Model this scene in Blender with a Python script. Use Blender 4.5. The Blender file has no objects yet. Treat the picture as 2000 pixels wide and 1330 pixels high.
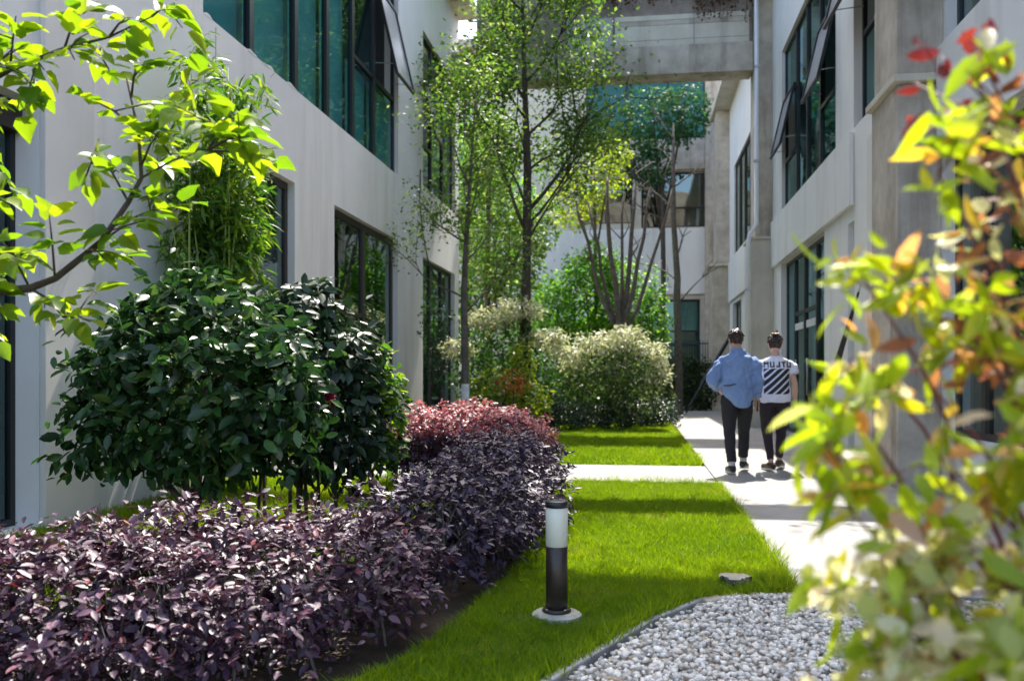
import bpy, bmesh, math, random
import numpy as np
from mathutils import Vector, Matrix, noise
from mathutils.bvhtree import BVHTree

# ------------------------------------------------------------------ camera, sky, sun, exposure
scene = bpy.context.scene
COL = scene.collection
CAM = Vector((0.0, 0.0, 1.21))
YAW = math.radians(7.97)
cd = bpy.data.cameras.new('camera')
cd.sensor_width = 36.0
cd.lens = 31.5
cd.shift_y = 0.035
cd.clip_start = 0.05
cd.clip_end = 600
cd.dof.use_dof = True
cd.dof.focus_distance = 5.5
cd.dof.aperture_fstop = 2.5
cam = bpy.data.objects.new('camera', cd)
COL.objects.link(cam)
cam.location = CAM
cam.rotation_euler = (math.radians(90), 0, YAW)
scene.camera = cam

SUN_EL, SUN_AZ = math.radians(58), math.radians(5.0)       # azimuth from +Y towards +X
world = bpy.data.worlds.new('World')
scene.world = world
world.use_nodes = True
wn = world.node_tree
sky = wn.nodes.new('ShaderNodeTexSky')
sky.sky_type = 'NISHITA'
sky.sun_disc = False
sky.sun_elevation = SUN_EL
sky.sun_rotation = SUN_AZ
sky.air_density = 1.0
sky.dust_density = 3.0
sky.ozone_density = 0.6
bg = wn.nodes['Background']
bg.inputs[1].default_value = 0.15
wn.links.new(sky.outputs[0], bg.inputs[0])
sd = bpy.data.lights.new('sun', 'SUN')
sd.energy = 3.0
sd.angle = math.radians(0.5)
sd.color = (1.0, 0.95, 0.86)
sun = bpy.data.objects.new('sun', sd)
COL.objects.link(sun)
sun_dir = Vector((math.sin(SUN_AZ) * math.cos(SUN_EL), math.cos(SUN_AZ) * math.cos(SUN_EL), math.sin(SUN_EL)))
sun.rotation_euler = sun_dir.to_track_quat('Z', 'Y').to_euler()
scene.view_settings.view_transform = 'Standard'
scene.view_settings.look = 'None'
scene.view_settings.gamma = 1
scene.view_settings.use_curve_mapping = False
scene.view_settings.exposure = 1.9
scene.render.engine = 'CYCLES'
cy = scene.cycles
cy.max_bounces = 10
cy.diffuse_bounces = 4
cy.glossy_bounces = 4
cy.transmission_bounces = 6
cy.transparent_max_bounces = 16
cy.caustics_reflective = False
cy.caustics_refractive = False
cy.sample_clamp_indirect = 6
cy.use_denoising = True

RNG = np.random.default_rng(7)
random.seed(7)


# ------------------------------------------------------------------ helpers
def tag(o, label=None, cat=None, group=None, kind=None):
    if label: o['label'] = label
    if cat: o['category'] = cat
    if group: o['group'] = group
    if kind: o['kind'] = kind
    return o


def empty(name, loc=(0, 0, 0), label=None, cat=None, group=None):
    o = bpy.data.objects.new(name, None)
    o.empty_display_size = 0.1
    COL.objects.link(o)
    o.location = loc
    return tag(o, label, cat, group)


def link(name, me, parent=None, mat=None):
    o = bpy.data.objects.new(name, me)
    COL.objects.link(o)
    if mat is not None:
        me.materials.append(mat)
    if parent is not None:
        o.parent = parent
        loc = parent_world(parent)
        o.matrix_parent_inverse = loc.inverted()
    return o


def parent_world(p):
    m = Matrix.LocRotScale(p.location, p.rotation_euler, p.scale)
    if p.parent is not None:
        m = parent_world(p.parent) @ p.matrix_parent_inverse @ m
    return m


class MB:
    """Collects boxes, quads and tubes and links them as one mesh object."""
    def __init__(self):
        self.v, self.f, self.m = [], [], []

    def poly(self, vs, faces, mi=0):
        b = len(self.v)
        self.v += [tuple(x) for x in vs]
        for f in faces:
            self.f.append(tuple(b + i for i in f))
            self.m.append(mi)
        return self

    def box(self, a, b, mi=0, T=None):
        x0, y0, z0 = a
        x1, y1, z1 = b
        vs = [(x0, y0, z0), (x1, y0, z0), (x1, y1, z0), (x0, y1, z0), (x0, y0, z1), (x1, y0, z1), (x1, y1, z1), (x0, y1, z1)]
        if T: vs = [T(*p) for p in vs]
        return self.poly(vs, [(0, 3, 2, 1), (4, 5, 6, 7), (0, 1, 5, 4), (1, 2, 6, 5), (2, 3, 7, 6), (3, 0, 4, 7)], mi)

    def bar(self, p, q, w, h, mi=0):
        p, q = Vector(p), Vector(q)
        d = (q - p).normalized()
        s = d.cross(Vector((0, 0, 1)))
        if s.length < 1e-3: s = Vector((1, 0, 0))
        s.normalize()
        u = s.cross(d)
        vs = []
        for c in (p, q):
            for a, b in ((-1, -1), (1, -1), (1, 1), (-1, 1)):
                vs.append(c + s * a * w / 2 + u * b * h / 2)
        return self.poly(vs, [(0, 1, 2, 3), (7, 6, 5, 4), (0, 4, 5, 1), (1, 5, 6, 2), (2, 6, 7, 3), (3, 7, 4, 0)], mi)

    def tube(self, pts, rad, n=8, mi=0, flat=1.0):
        pts = [Vector(p) for p in pts]
        if not hasattr(rad, '__len__'): rad = [rad] * len(pts)
        b = len(self.v)
        prev = None
        for i, p in enumerate(pts):
            d = (pts[min(i + 1, len(pts) - 1)] - pts[max(i - 1, 0)])
            d = d.normalized() if d.length > 1e-9 else Vector((0, 0, 1))
            if prev is None:
                s = d.cross(Vector((0, 1, 0)))
                if s.length < 0.1: s = d.cross(Vector((1, 0, 0)))
            else:
                s = prev - d * prev.dot(d)
                if s.length < 1e-4: s = d.orthogonal()
            s.normalize()
            prev = s
            t = d.cross(s)
            for k in range(n):
                a = 2 * math.pi * k / n
                self.v.append(tuple(p + s * math.cos(a) * rad[i] + t * math.sin(a) * rad[i] * flat))
        for i in range(len(pts) - 1):
            for k in range(n):
                k2 = (k + 1) % n
                self.f.append((b + i * n + k, b + i * n + k2, b + (i + 1) * n + k2, b + (i + 1) * n + k))
                self.m.append(mi)
        self.f.append(tuple(b + k for k in range(n))[::-1]); self.m.append(mi)
        e = b + (len(pts) - 1) * n
        self.f.append(tuple(e + k for k in range(n))); self.m.append(mi)
        return self

    def rings(self, rs, n=20, mi=0):
        """rs: list of (cx, cy, cz, rx, ry) horizontal ellipses, or with a callable for z."""
        b = len(self.v)
        for r in rs:
            cx, cy, cz, rx, ry = r[:5]
            ex = r[5] if len(r) > 5 else 1.0
            for k in range(n):
                a = 2 * math.pi * k / n
                ca, sa = math.cos(a), math.sin(a)
                ca = math.copysign(abs(ca) ** ex, ca); sa = math.copysign(abs(sa) ** ex, sa)
                z = cz(ca, sa) if callable(cz) else cz
                self.v.append((cx + ca * rx, cy + sa * ry, z))
        for i in range(len(rs) - 1):
            for k in range(n):
                k2 = (k + 1) % n
                self.f.append((b + i * n + k, b + i * n + k2, b + (i + 1) * n + k2, b + (i + 1) * n + k)); self.m.append(mi)
        self.f.append(tuple(b + k for k in range(n))[::-1]); self.m.append(mi)
        e = b + (len(rs) - 1) * n
        self.f.append(tuple(e + k for k in range(n))); self.m.append(mi)
        return self

    def build(self, name, mat, parent=None, smooth=False, bevel=0.0, recalc=True):
        me = bpy.data.meshes.new(name)
        me.from_pydata(self.v, [], self.f)
        mats = mat if isinstance(mat, (list, tuple)) else [mat]
        for m in mats: me.materials.append(m)
        if any(self.m): me.polygons.foreach_set('material_index', self.m)
        if recalc:
            bm = bmesh.new(); bm.from_mesh(me)
            bmesh.ops.recalc_face_normals(bm, faces=bm.faces)
            bm.to_mesh(me); bm.free()
        if smooth: me.polygons.foreach_set('use_smooth', [True] * len(me.polygons))
        o = link(name, me, parent)
        if bevel:
            md = o.modifiers.new('bevel', 'BEVEL'); md.width = bevel; md.segments = 2; md.limit_method = 'ANGLE'
        return o


def tri_mesh(name, V, F, mat, parent=None, tint=None, smooth=True):
    me = bpy.data.meshes.new(name)
    V = np.asarray(V, dtype=np.float32); F = np.asarray(F, dtype=np.int32)
    me.vertices.add(len(V)); me.vertices.foreach_set('co', V.ravel())
    me.loops.add(F.size); me.loops.foreach_set('vertex_index', F.ravel())
    me.polygons.add(len(F)); me.polygons.foreach_set('loop_start', np.arange(len(F), dtype=np.int32) * 3)
    if smooth: me.polygons.foreach_set('use_smooth', np.ones(len(F), dtype=bool))
    me.update(calc_edges=True)
    if tint is not None:
        at = me.attributes.new('tint', 'FLOAT', 'POINT')
        at.data.foreach_set('value', np.asarray(tint, dtype=np.float32))
    return link(name, me, parent, mat)


# ------------------------------------------------------------------ materials
def new_mat(name):
    m = bpy.data.materials.new(name); m.use_nodes = True
    nt = m.node_tree
    return m, nt, nt.nodes['Principled BSDF']


def mix_rgb(nt, fac, a, b, mode='MIX'):
    n = nt.nodes.new('ShaderNodeMix'); n.data_type = 'RGBA'; n.blend_type = mode
    for sock, val in ((n.inputs[0], fac), (n.inputs[6], a), (n.inputs[7], b)):
        if isinstance(val, bpy.types.NodeSocket): nt.links.new(val, sock)
        elif isinstance(val, (int, float)): sock.default_value = val
        else: sock.default_value = (*val, 1)
    return n.outputs[2]


def noise_tex(nt, scale, detail=4, rough=0.6, stretch=None, coord='Object'):
    tc = nt.nodes.new('ShaderNodeTexCoord')
    n = nt.nodes.new('ShaderNodeTexNoise'); n.inputs['Scale'].default_value = scale
    n.inputs['Detail'].default_value = detail; n.inputs['Roughness'].default_value = rough
    src = tc.outputs[coord]
    if stretch:
        mp = nt.nodes.new('ShaderNodeMapping'); mp.inputs['Scale'].default_value = stretch
        nt.links.new(src, mp.inputs[0]); src = mp.outputs[0]
    nt.links.new(src, n.inputs['Vector'])
    return n.outputs[0]


def ramp(nt, src, stops, interp='LINEAR'):
    r = nt.nodes.new('ShaderNodeValToRGB')
    cr = r.color_ramp; cr.interpolation = interp
    while len(cr.elements) < len(stops): cr.elements.new(0.5)
    for e, (p, c) in zip(cr.elements, stops):
        e.position = p
        e.color = (c, c, c, 1) if isinstance(c, (int, float)) else (*c, 1)
    nt.links.new(src, r.inputs[0])
    return r.outputs[0]


def bump(nt, bsdf, src, strength=0.3, dist=0.02):
    b = nt.nodes.new('ShaderNodeBump'); b.inputs['Strength'].default_value = strength; b.inputs['Distance'].default_value = dist
    nt.links.new(src, b.inputs['Height']); nt.links.new(b.outputs[0], bsdf.inputs['Normal'])


def surface(name, c1, c2, scale=2.0, rough=0.8, stain=None, stain_amt=0.5, streak=True, bump_s=0.25, bump_scale=40, metal=0.0):
    m, nt, b = new_mat(name)
    n1 = noise_tex(nt, scale)
    col = mix_rgb(nt, ramp(nt, n1, [(0.35, 0.0), (0.68, 1.0)]), c1, c2)
    if stain:
        n2 = noise_tex(nt, 1.3, 6, 0.65, (1.4, 1.4, 0.16) if streak else None)
        f = ramp(nt, n2, [(0.52, 0.0), (0.72, stain_amt)])
        col = mix_rgb(nt, f, col, stain)
    nt.links.new(col, b.inputs['Base Color'])
    b.inputs['Roughness'].default_value = rough
    b.inputs['Metallic'].default_value = metal
    bump(nt, b, noise_tex(nt, bump_scale, 5, 0.7), bump_s, 0.01)
    return m


def plain(name, c, rough=0.5, metal=0.0, var=0.12, spec=0.5):
    m, nt, b = new_mat(name)
    n = noise_tex(nt, 18, 3)
    d = tuple(x * (1 - var) for x in c); e = tuple(min(1, x * (1 + var)) for x in c)
    nt.links.new(mix_rgb(nt, n, d, e), b.inputs['Base Color'])
    b.inputs['Roughness'].default_value = rough
    b.inputs['Metallic'].default_value = metal
    b.inputs['Specular IOR Level'].default_value = spec
    return m


def leaf_mat(name, stops, transl=0.4, rough=0.45, boost=1.6, spec=0.5, tcol=None, rand=True):
    """stops: colour ramp over a random number per leaf."""
    m, nt, b = new_mat(name)
    at = nt.nodes.new('ShaderNodeAttribute'); at.attribute_name = 'tint'
    oi = nt.nodes.new('ShaderNodeObjectInfo')
    ad = nt.nodes.new('ShaderNodeMath'); ad.operation = 'ADD'
    nt.links.new(at.outputs['Fac'], ad.inputs[0]); ad.inputs[1].default_value = 0.0
    if rand: nt.links.new(oi.outputs['Random'], ad.inputs[1])
    fr = nt.nodes.new('ShaderNodeMath'); fr.operation = 'FRACT'
    nt.links.new(ad.outputs[0], fr.inputs[0])
    col = ramp(nt, fr.outputs[0], stops)
    nz = noise_tex(nt, 60, 2, coord='Object')
    col = mix_rgb(nt, 0.35, col, mix_rgb(nt, nz, (0.45, 0.45, 0.45), (1.0, 1.0, 1.0)), 'MULTIPLY')
    nt.links.new(col, b.inputs['Base Color'])
    b.inputs['Roughness'].default_value = rough
    b.inputs['Specular IOR Level'].default_value = spec
    tr = nt.nodes.new('ShaderNodeBsdfTranslucent')
    if tcol is None:
        tc = mix_rgb(nt, 1.0, col, (boost, boost, boost * 0.7), 'MULTIPLY')
    else:
        tc = mix_rgb(nt, 1.0, col, tcol, 'MULTIPLY')
    nt.links.new(tc, tr.inputs[0])
    mx = nt.nodes.new('ShaderNodeMixShader'); mx.inputs[0].default_value = transl
    nt.links.new(b.outputs[0], mx.inputs[1]); nt.links.new(tr.outputs[0], mx.inputs[2])
    nt.links.new(mx.outputs[0], nt.nodes['Material Output'].inputs[0])
    return m


def glass_mat(name, tint, refl=0.25, gcol=(0.9, 1.0, 1.0), ior=1.55):
    m, nt, b = new_mat(name)
    nt.nodes.remove(b)
    tr = nt.nodes.new('ShaderNodeBsdfTransparent'); tr.inputs[0].default_value = (*tint, 1)
    gl = nt.nodes.new('ShaderNodeBsdfGlossy'); gl.inputs['Roughness'].default_value = 0.02; gl.inputs[0].default_value = (*gcol, 1)
    n = noise_tex(nt, 0.9, 2)
    bp = nt.nodes.new('ShaderNodeBump'); bp.inputs['Strength'].default_value = 0.05; bp.inputs['Distance'].default_value = 0.05
    nt.links.new(n, bp.inputs['Height']); nt.links.new(bp.outputs[0], gl.inputs['Normal'])
    fr = nt.nodes.new('ShaderNodeFresnel'); fr.inputs[0].default_value = ior
    ma = nt.nodes.new('ShaderNodeMath'); ma.operation = 'ADD'; ma.use_clamp = True; ma.inputs[1].default_value = refl
    nt.links.new(fr.outputs[0], ma.inputs[0])
    mx = nt.nodes.new('ShaderNodeMixShader')
    ge = nt.nodes.new('ShaderNodeNewGeometry')           # only the outer face mirrors, the pane's far face lets light out
    iv = nt.nodes.new('ShaderNodeMath'); iv.operation = 'SUBTRACT'; iv.inputs[0].default_value = 1.0
    nt.links.new(ge.outputs['Backfacing'], iv.inputs[1])
    mu = nt.nodes.new('ShaderNodeMath'); mu.operation = 'MULTIPLY'
    nt.links.new(ma.outputs[0], mu.inputs[0]); nt.links.new(iv.outputs[0], mu.inputs[1])
    nt.links.new(mu.outputs[0], mx.inputs[0]); nt.links.new(tr.outputs[0], mx.inputs[1]); nt.links.new(gl.outputs[0], mx.inputs[2])
    nt.links.new(mx.outputs[0], nt.nodes['Material Output'].inputs[0])
    return m


M = {}
M['white'] = surface('white_plaster', (0.76, 0.745, 0.715), (0.83, 0.815, 0.785), 0.8, 0.85, (0.47, 0.44, 0.39), 0.38, bump_s=0.12)
M['cream'] = surface('cream_plaster', (0.70, 0.67, 0.62), (0.76, 0.73, 0.68), 1.0, 0.85, (0.5, 0.46, 0.4), 0.25, bump_s=0.12)
M['concrete'] = surface('raw_concrete', (0.40, 0.345, 0.275), (0.60, 0.53, 0.44), 2.6, 0.9, (0.17, 0.125, 0.09), 0.85, bump_s=0.4)
M['concrete_pale'] = surface('pale_concrete', (0.53, 0.48, 0.39), (0.66, 0.60, 0.50), 1.5, 0.9, (0.25, 0.22, 0.18), 0.4, bump_s=0.3)
M['concrete_brown'] = surface('stained_concrete', (0.22, 0.17, 0.14), (0.34, 0.29, 0.25), 2.4, 0.9, (0.10, 0.05, 0.035), 0.8, streak=False, bump_s=0.5)
M['path'] = surface('path_concrete', (0.235, 0.23, 0.222), (0.315, 0.305, 0.29), 1.8, 0.85, (0.13, 0.125, 0.115), 0.6, streak=False, bump_s=0.2, bump_scale=60)
M['soil'] = surface('soil', (0.035, 0.024, 0.015), (0.07, 0.05, 0.03), 6, 0.95, bump_s=0.8)
M['turf'] = surface('turf_base', (0.045, 0.075, 0.012), (0.075, 0.12, 0.018), 5, 0.95, (0.10, 0.08, 0.03), 0.5, streak=False, bump_s=0.8)
M['kerb'] = surface('kerb_granite', (0.34, 0.335, 0.325), (0.46, 0.45, 0.44), 6, 0.8, bump_s=0.3)
M['sand'] = surface('sandstone', (0.42, 0.36, 0.27), (0.55, 0.48, 0.38), 8, 0.9, bump_s=0.5)
M['frame'] = plain('black_window_frame', (0.012, 0.013, 0.016), 0.4)
M['frame_brown'] = plain('brown_window_frame', (0.035, 0.025, 0.02), 0.45)
M['sash'] = plain('grey_sash_film', (0.34, 0.35, 0.39), 0.25)
M['glass'] = glass_mat('teal_glass', (0.42, 0.66, 0.66), 0.08, (0.62, 0.92, 0.92))
M['glass_dark'] = glass_mat('grey_glass', (0.5, 0.58, 0.57), 0.14, (0.8, 0.95, 0.92))
M['glass_teal'] = glass_mat('pale_teal_glass', (0.52, 0.76, 0.76), 0.03, (0.55, 0.8, 0.8), 1.4)
M['glass_green'] = glass_mat('green_glass', (0.20, 0.45, 0.38), 0.12, (0.25, 0.55, 0.45))
M['room'] = plain('room_wall', (0.62, 0.66, 0.66), 0.8)
M['blind'] = plain('roller_blind', (0.62, 0.64, 0.66), 0.8)
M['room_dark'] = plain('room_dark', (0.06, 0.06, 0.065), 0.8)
M['pipe'] = plain('white_pipe', (0.72, 0.72, 0.72), 0.4)
M['metal_dark'] = plain('dark_metal', (0.030, 0.020, 0.016), 0.36, 0.0, 0.2)
M['steel'] = plain('brushed_steel', (0.45, 0.45, 0.44), 0.35, 0.9)
M['bark'] = surface('bark_dark', (0.045, 0.033, 0.024), (0.09, 0.07, 0.05), 12, 0.9, bump_s=0.8)
M['bark_grey'] = surface('bark_grey', (0.09, 0.075, 0.062), (0.16, 0.14, 0.12), 10, 0.9, bump_s=0.8)
M['stem_red'] = plain('red_stem', (0.12, 0.03, 0.03), 0.5)
M['stem_green'] = plain('green_stem', (0.22, 0.30, 0.05), 0.5)
M['limewash'] = surface('limewash', (0.6, 0.6, 0.57), (0.72, 0.72, 0.7), 9, 0.9, (0.3, 0.27, 0.22), 0.4)

YG = (0.30, 0.42, 0.02)
M['lf_sap'] = leaf_mat('leaf_lime', [(0.0, (0.07, 0.17, 0.012)), (0.5, (0.15, 0.26, 0.012)), (1.0, (0.25, 0.33, 0.02))], 0.55, 0.4, tcol=(2.2, 2.0, 0.7))
M['lf_shrub'] = leaf_mat('leaf_dark_glossy', [(0.0, (0.012, 0.036, 0.010)), (0.5, (0.022, 0.07, 0.018)), (0.85, (0.045, 0.13, 0.025)), (1.0, (0.11, 0.18, 0.04))], 0.2, 0.36, 2.0, 0.5)
M['lf_shrub2'] = leaf_mat('leaf_dark_blue', [(0.0, (0.012, 0.028, 0.016)), (0.7, (0.024, 0.058, 0.026)), (1.0, (0.05, 0.10, 0.035))], 0.16, 0.42, 1.6, 0.45)
M['lf_purple'] = leaf_mat('leaf_purple', [(0.0, (0.030, 0.012, 0.030)), (0.45, (0.062, 0.026, 0.056)), (0.85, (0.12, 0.055, 0.10)), (0.95, (0.19, 0.08, 0.12)), (1.0, (0.22, 0.03, 0.04))], 0.14, 0.47, 1.4, 0.6)
M['lf_violet'] = leaf_mat('leaf_violet', [(0.0, (0.030, 0.018, 0.042)), (0.6, (0.056, 0.034, 0.078)), (1.0, (0.10, 0.055, 0.095))], 0.15, 0.48, 1.4, 0.55)
M['lf_pink'] = leaf_mat('leaf_pink', [(0.0, (0.26, 0.05, 0.075)), (0.5, (0.46, 0.12, 0.16)), (1.0, (0.56, 0.24, 0.27))], 0.35, 0.45, 1.4, 0.6)
M['lf_tree'] = leaf_mat('leaf_tree', [(0.0, (0.04, 0.10, 0.014)), (0.6, (0.09, 0.18, 0.02)), (0.9, (0.18, 0.27, 0.03)), (1.0, (0.34, 0.38, 0.16))], 0.5, 0.5, 2.0)
M['lf_yellow'] = leaf_mat('leaf_yellow_green', [(0.0, (0.10, 0.16, 0.012)), (0.5, (0.19, 0.26, 0.012)), (1.0, (0.32, 0.36, 0.02))], 0.55, 0.5, 2.0)
M['lf_ever'] = leaf_mat('leaf_evergreen', [(0.0, (0.018, 0.07, 0.012)), (0.6, (0.04, 0.13, 0.016)), (1.0, (0.12, 0.22, 0.02))], 0.4, 0.45, 2.0)
M['lf_fresh'] = leaf_mat('leaf_fresh_green', [(0.0, (0.04, 0.14, 0.012)), (0.6, (0.09, 0.24, 0.016)), (1.0, (0.2, 0.34, 0.02))], 0.5, 0.5, 2.2)
M['lf_mid'] = leaf_mat('leaf_mid_green', [(0.0, (0.03, 0.06, 0.012)), (0.7, (0.06, 0.12, 0.02)), (1.0, (0.2, 0.24, 0.08))], 0.3, 0.55, 1.8, 0.3)
M['lf_teal'] = leaf_mat('leaf_deep_green', [(0.0, (0.014, 0.06, 0.022)), (1.0, (0.05, 0.16, 0.04))], 0.4, 0.6, 1.9, 0.3)
M['lf_pale'] = leaf_mat('leaf_pale', [(0.0, (0.26, 0.30, 0.15)), (0.5, (0.48, 0.50, 0.34)), (1.0, (0.66, 0.64, 0.52))], 0.4, 0.5, 1.3)
M['lf_low'] = leaf_mat('leaf_low_dark', [(0.0, (0.015, 0.03, 0.010)), (0.8, (0.04, 0.075, 0.018)), (1.0, (0.10, 0.13, 0.03))], 0.25, 0.6, 1.6, 0.3)
M['lf_orange'] = leaf_mat('leaf_orange', [(0.0, (0.28, 0.06, 0.015)), (1.0, (0.5, 0.2, 0.04))], 0.4, 0.5, 1.5)
M['lf_bamboo'] = leaf_mat('leaf_bamboo', [(0.0, (0.03, 0.10, 0.010)), (0.6, (0.08, 0.19, 0.012)), (1.0, (0.26, 0.36, 0.02))], 0.4, 0.45, 2.0)
M['lf_nandina'] = leaf_mat('leaf_nandina', [(0.0, (0.20, 0.30, 0.012)), (0.60, (0.36, 0.48, 0.012)), (0.76, (0.50, 0.48, 0.02)), (0.82, (0.52, 0.24, 0.08)), (0.88, (0.52, 0.32, 0.24)), (0.93, (0.55, 0.5, 0.36)), (1.0, (0.16, 0.26, 0.02))], 0.5, 0.4, tcol=(1.8, 1.7, 0.9))
M['lf_nandina_pale'] = leaf_mat('leaf_nandina_pale', [(0.0, (0.30, 0.36, 0.05)), (0.4, (0.50, 0.50, 0.26)), (0.75, (0.64, 0.61, 0.46)), (1.0, (0.66, 0.52, 0.42))], 0.55, 0.4, tcol=(1.9, 1.9, 1.4))
M['lf_red'] = leaf_mat('leaf_red', [(0.0, (0.16, 0.015, 0.02)), (1.0, (0.30, 0.04, 0.03))], 0.35, 0.4, 1.6)
M['lf_crimson'] = leaf_mat('petal_crimson', [(0.0, (0.22, 0.004, 0.02)), (1.0, (0.38, 0.012, 0.05))], 0.2, 0.5, 1.2)
M['lf_russet'] = leaf_mat('leaf_russet', [(0.0, (0.14, 0.05, 0.03)), (0.4, (0.34, 0.12, 0.05)), (0.7, (0.50, 0.26, 0.14)), (0.85, (0.48, 0.38, 0.03)), (1.0, (0.30, 0.22, 0.03))], 0.45, 0.5, tcol=(1.5, 1.4, 0.9))
M['grass'] = leaf_mat('grass_blade', rand=False, stops= [(0.0, (0.065, 0.15, 0.006)), (0.5, (0.15, 0.26, 0.006)), (0.9, (0.27, 0.36, 0.010)), (0.93, (0.30, 0.29, 0.08)), (1.0, (0.36, 0.31, 0.14))], transl=0.5, rough=0.5, tcol=(1.9, 1.75, 0.5), spec=0.3)


# ------------------------------------------------------------------ leaf geometry
def leaf_template(kind):
    """Leaf along +X, surface normal +Z, unit length: vertices and triangles."""
    if kind == 'oval':      st = [(0.18, 0.18), (0.5, 0.25), (0.8, 0.15)]; droop, fold = 0.12, 0.07
    elif kind == 'round':   st = [(0.15, 0.25), (0.5, 0.36), (0.82, 0.22)]; droop, fold = 0.10, 0.05
    elif kind == 'heart':   st = [(0.10, 0.26), (0.38, 0.38), (0.72, 0.20)]; droop, fold = 0.22, 0.10
    elif kind == 'long':    st = [(0.25, 0.09), (0.6, 0.09)]; droop, fold = 0.25, 0.02
    elif kind == 'lance':   st = [(0.2, 0.14), (0.5, 0.18), (0.78, 0.11)]; droop, fold = 0.18, 0.05
    else:                   st = [(0.45, 0.27)]; droop, fold = 0.08, 0.05
    V = [(0, 0, 0)]; F = []
    for x, w in st:
        z = -droop * x * x
        V += [(x, w, z + fold), (x, 0, z), (x, -w, z + fold)]
    V.append((1, 0, -droop)); e = len(V) - 1
    F += [(0, 2, 1), (0, 3, 2)]
    for i in range(len(st) - 1):
        a = 1 + 3 * i; b = a + 3
        F += [(a, a + 1, b + 1), (a, b + 1, b), (a + 1, a + 2, b + 2), (a + 1, b + 2, b + 1)]
    a = 1 + 3 * (len(st) - 1)
    F += [(a, a + 1, e), (a + 1, a + 2, e)]
    return np.array(V, dtype=np.float64), np.array(F, dtype=np.int32)


TEMPL = {k: leaf_template(k) for k in ('oval', 'round', 'heart', 'long', 'lance', 'simple')}
LEAF_MESH = {}


def unit(a):
    return a / np.maximum(np.linalg.norm(a, axis=-1, keepdims=True), 1e-9)


def leaf_frames(N, rng, up=0.4, outward=0.6, jitter=0.6, droop=0.2):
    """Blade normal between the shell's outward direction and up; leaf axis roughly outward along the surface."""
    n = len(N)
    Z = unit(N * outward + np.array([0, 0, up]) + rng.normal(0, jitter, (n, 3)))
    A = N * 0.8 + rng.normal(0, 0.7, (n, 3)) + np.array([0, 0, -droop])
    X = A - Z * (A * Z).sum(1, keepdims=True)
    X = unit(X)
    Y = np.cross(Z, X)
    return np.stack([X, Y, Z], axis=2)          # columns


def in_frame(P):
    c, s = math.cos(YAW), math.sin(YAW)
    d = P - np.array(CAM)
    fw = -s * d[:, 0] + c * d[:, 1]; rt = c * d[:, 0] + s * d[:, 1]
    px = 1000 + 1750 * rt / np.maximum(fw, 0.05); py = 735 - 1750 * d[:, 2] / np.maximum(fw, 0.05)
    return (fw > 0.2) & (px > -40) & (px < 2040) & (py > -40) & (py < 1370)


def foliage(parent, P, N, size, kind, mat, rng, singles=0, part='crown', up=0.4, outward=0.6, jitter=0.6, droop=0.2, var=0.3, R=None, stuff=True):
    """Leaves at P. The ones that show largest become leaf objects of their own, the rest one mesh."""
    P = np.asarray(P, dtype=float); N = np.asarray(N, dtype=float)
    if R is None: R = leaf_frames(N, rng, up, outward, jitter, droop)
    S = size * (1 + rng.uniform(-var, var, len(P)))
    tint = rng.random(len(P))
    idx = np.arange(len(P))
    if singles:
        d = P - np.array(CAM)
        dist = np.linalg.norm(d, axis=1)
        facing = -(unit(d) * N).sum(1)
        upf = N[:, 2]
        score = S / dist * (1 + 0.8 * np.clip(np.maximum(facing, upf * 0.8), -0.5, 1)) * in_frame(P)
        order = np.argsort(-score)
        pick = order[:singles]
        pick = pick[score[pick] > 0]
        rest = np.setdiff1d(idx, pick)
        key = (kind, mat.name)
        if key not in LEAF_MESH:
            V, F = TEMPL[kind]
            me = bpy.data.meshes.new('leaf')
            me.from_pydata([tuple(v) for v in V], [], [tuple(f) for f in F])
            me.polygons.foreach_set('use_smooth', [True] * len(F))
            me.materials.append(mat)
            LEAF_MESH[key] = me
        me = LEAF_MESH[key]
        pinv = parent_world(parent).inverted()
        for i in pick:
            o = bpy.data.objects.new('leaf', me)
            COL.objects.link(o)
            o.parent = parent
            o.matrix_parent_inverse = pinv
            m = Matrix.Identity(4)
            for r in range(3):
                for c in range(3): m[r][c] = R[i, r, c] * S[i]
                m[r][3] = P[i, r]
            o.matrix_basis = m
        idx = rest
    if len(idx):
        V, F = TEMPL[kind]
        W = np.einsum('nij,kj->nki', R[idx] * S[idx, None, None], V) + P[idx, None, :]
        k = len(V)
        FF = (F[None] + (np.arange(len(idx)) * k)[:, None, None]).reshape(-1, 3)
        o = tri_mesh(part, W.reshape(-1, 3), FF, mat, parent, np.repeat(tint[idx], k))
        if stuff: o['kind'] = 'stuff'
        return o


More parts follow.
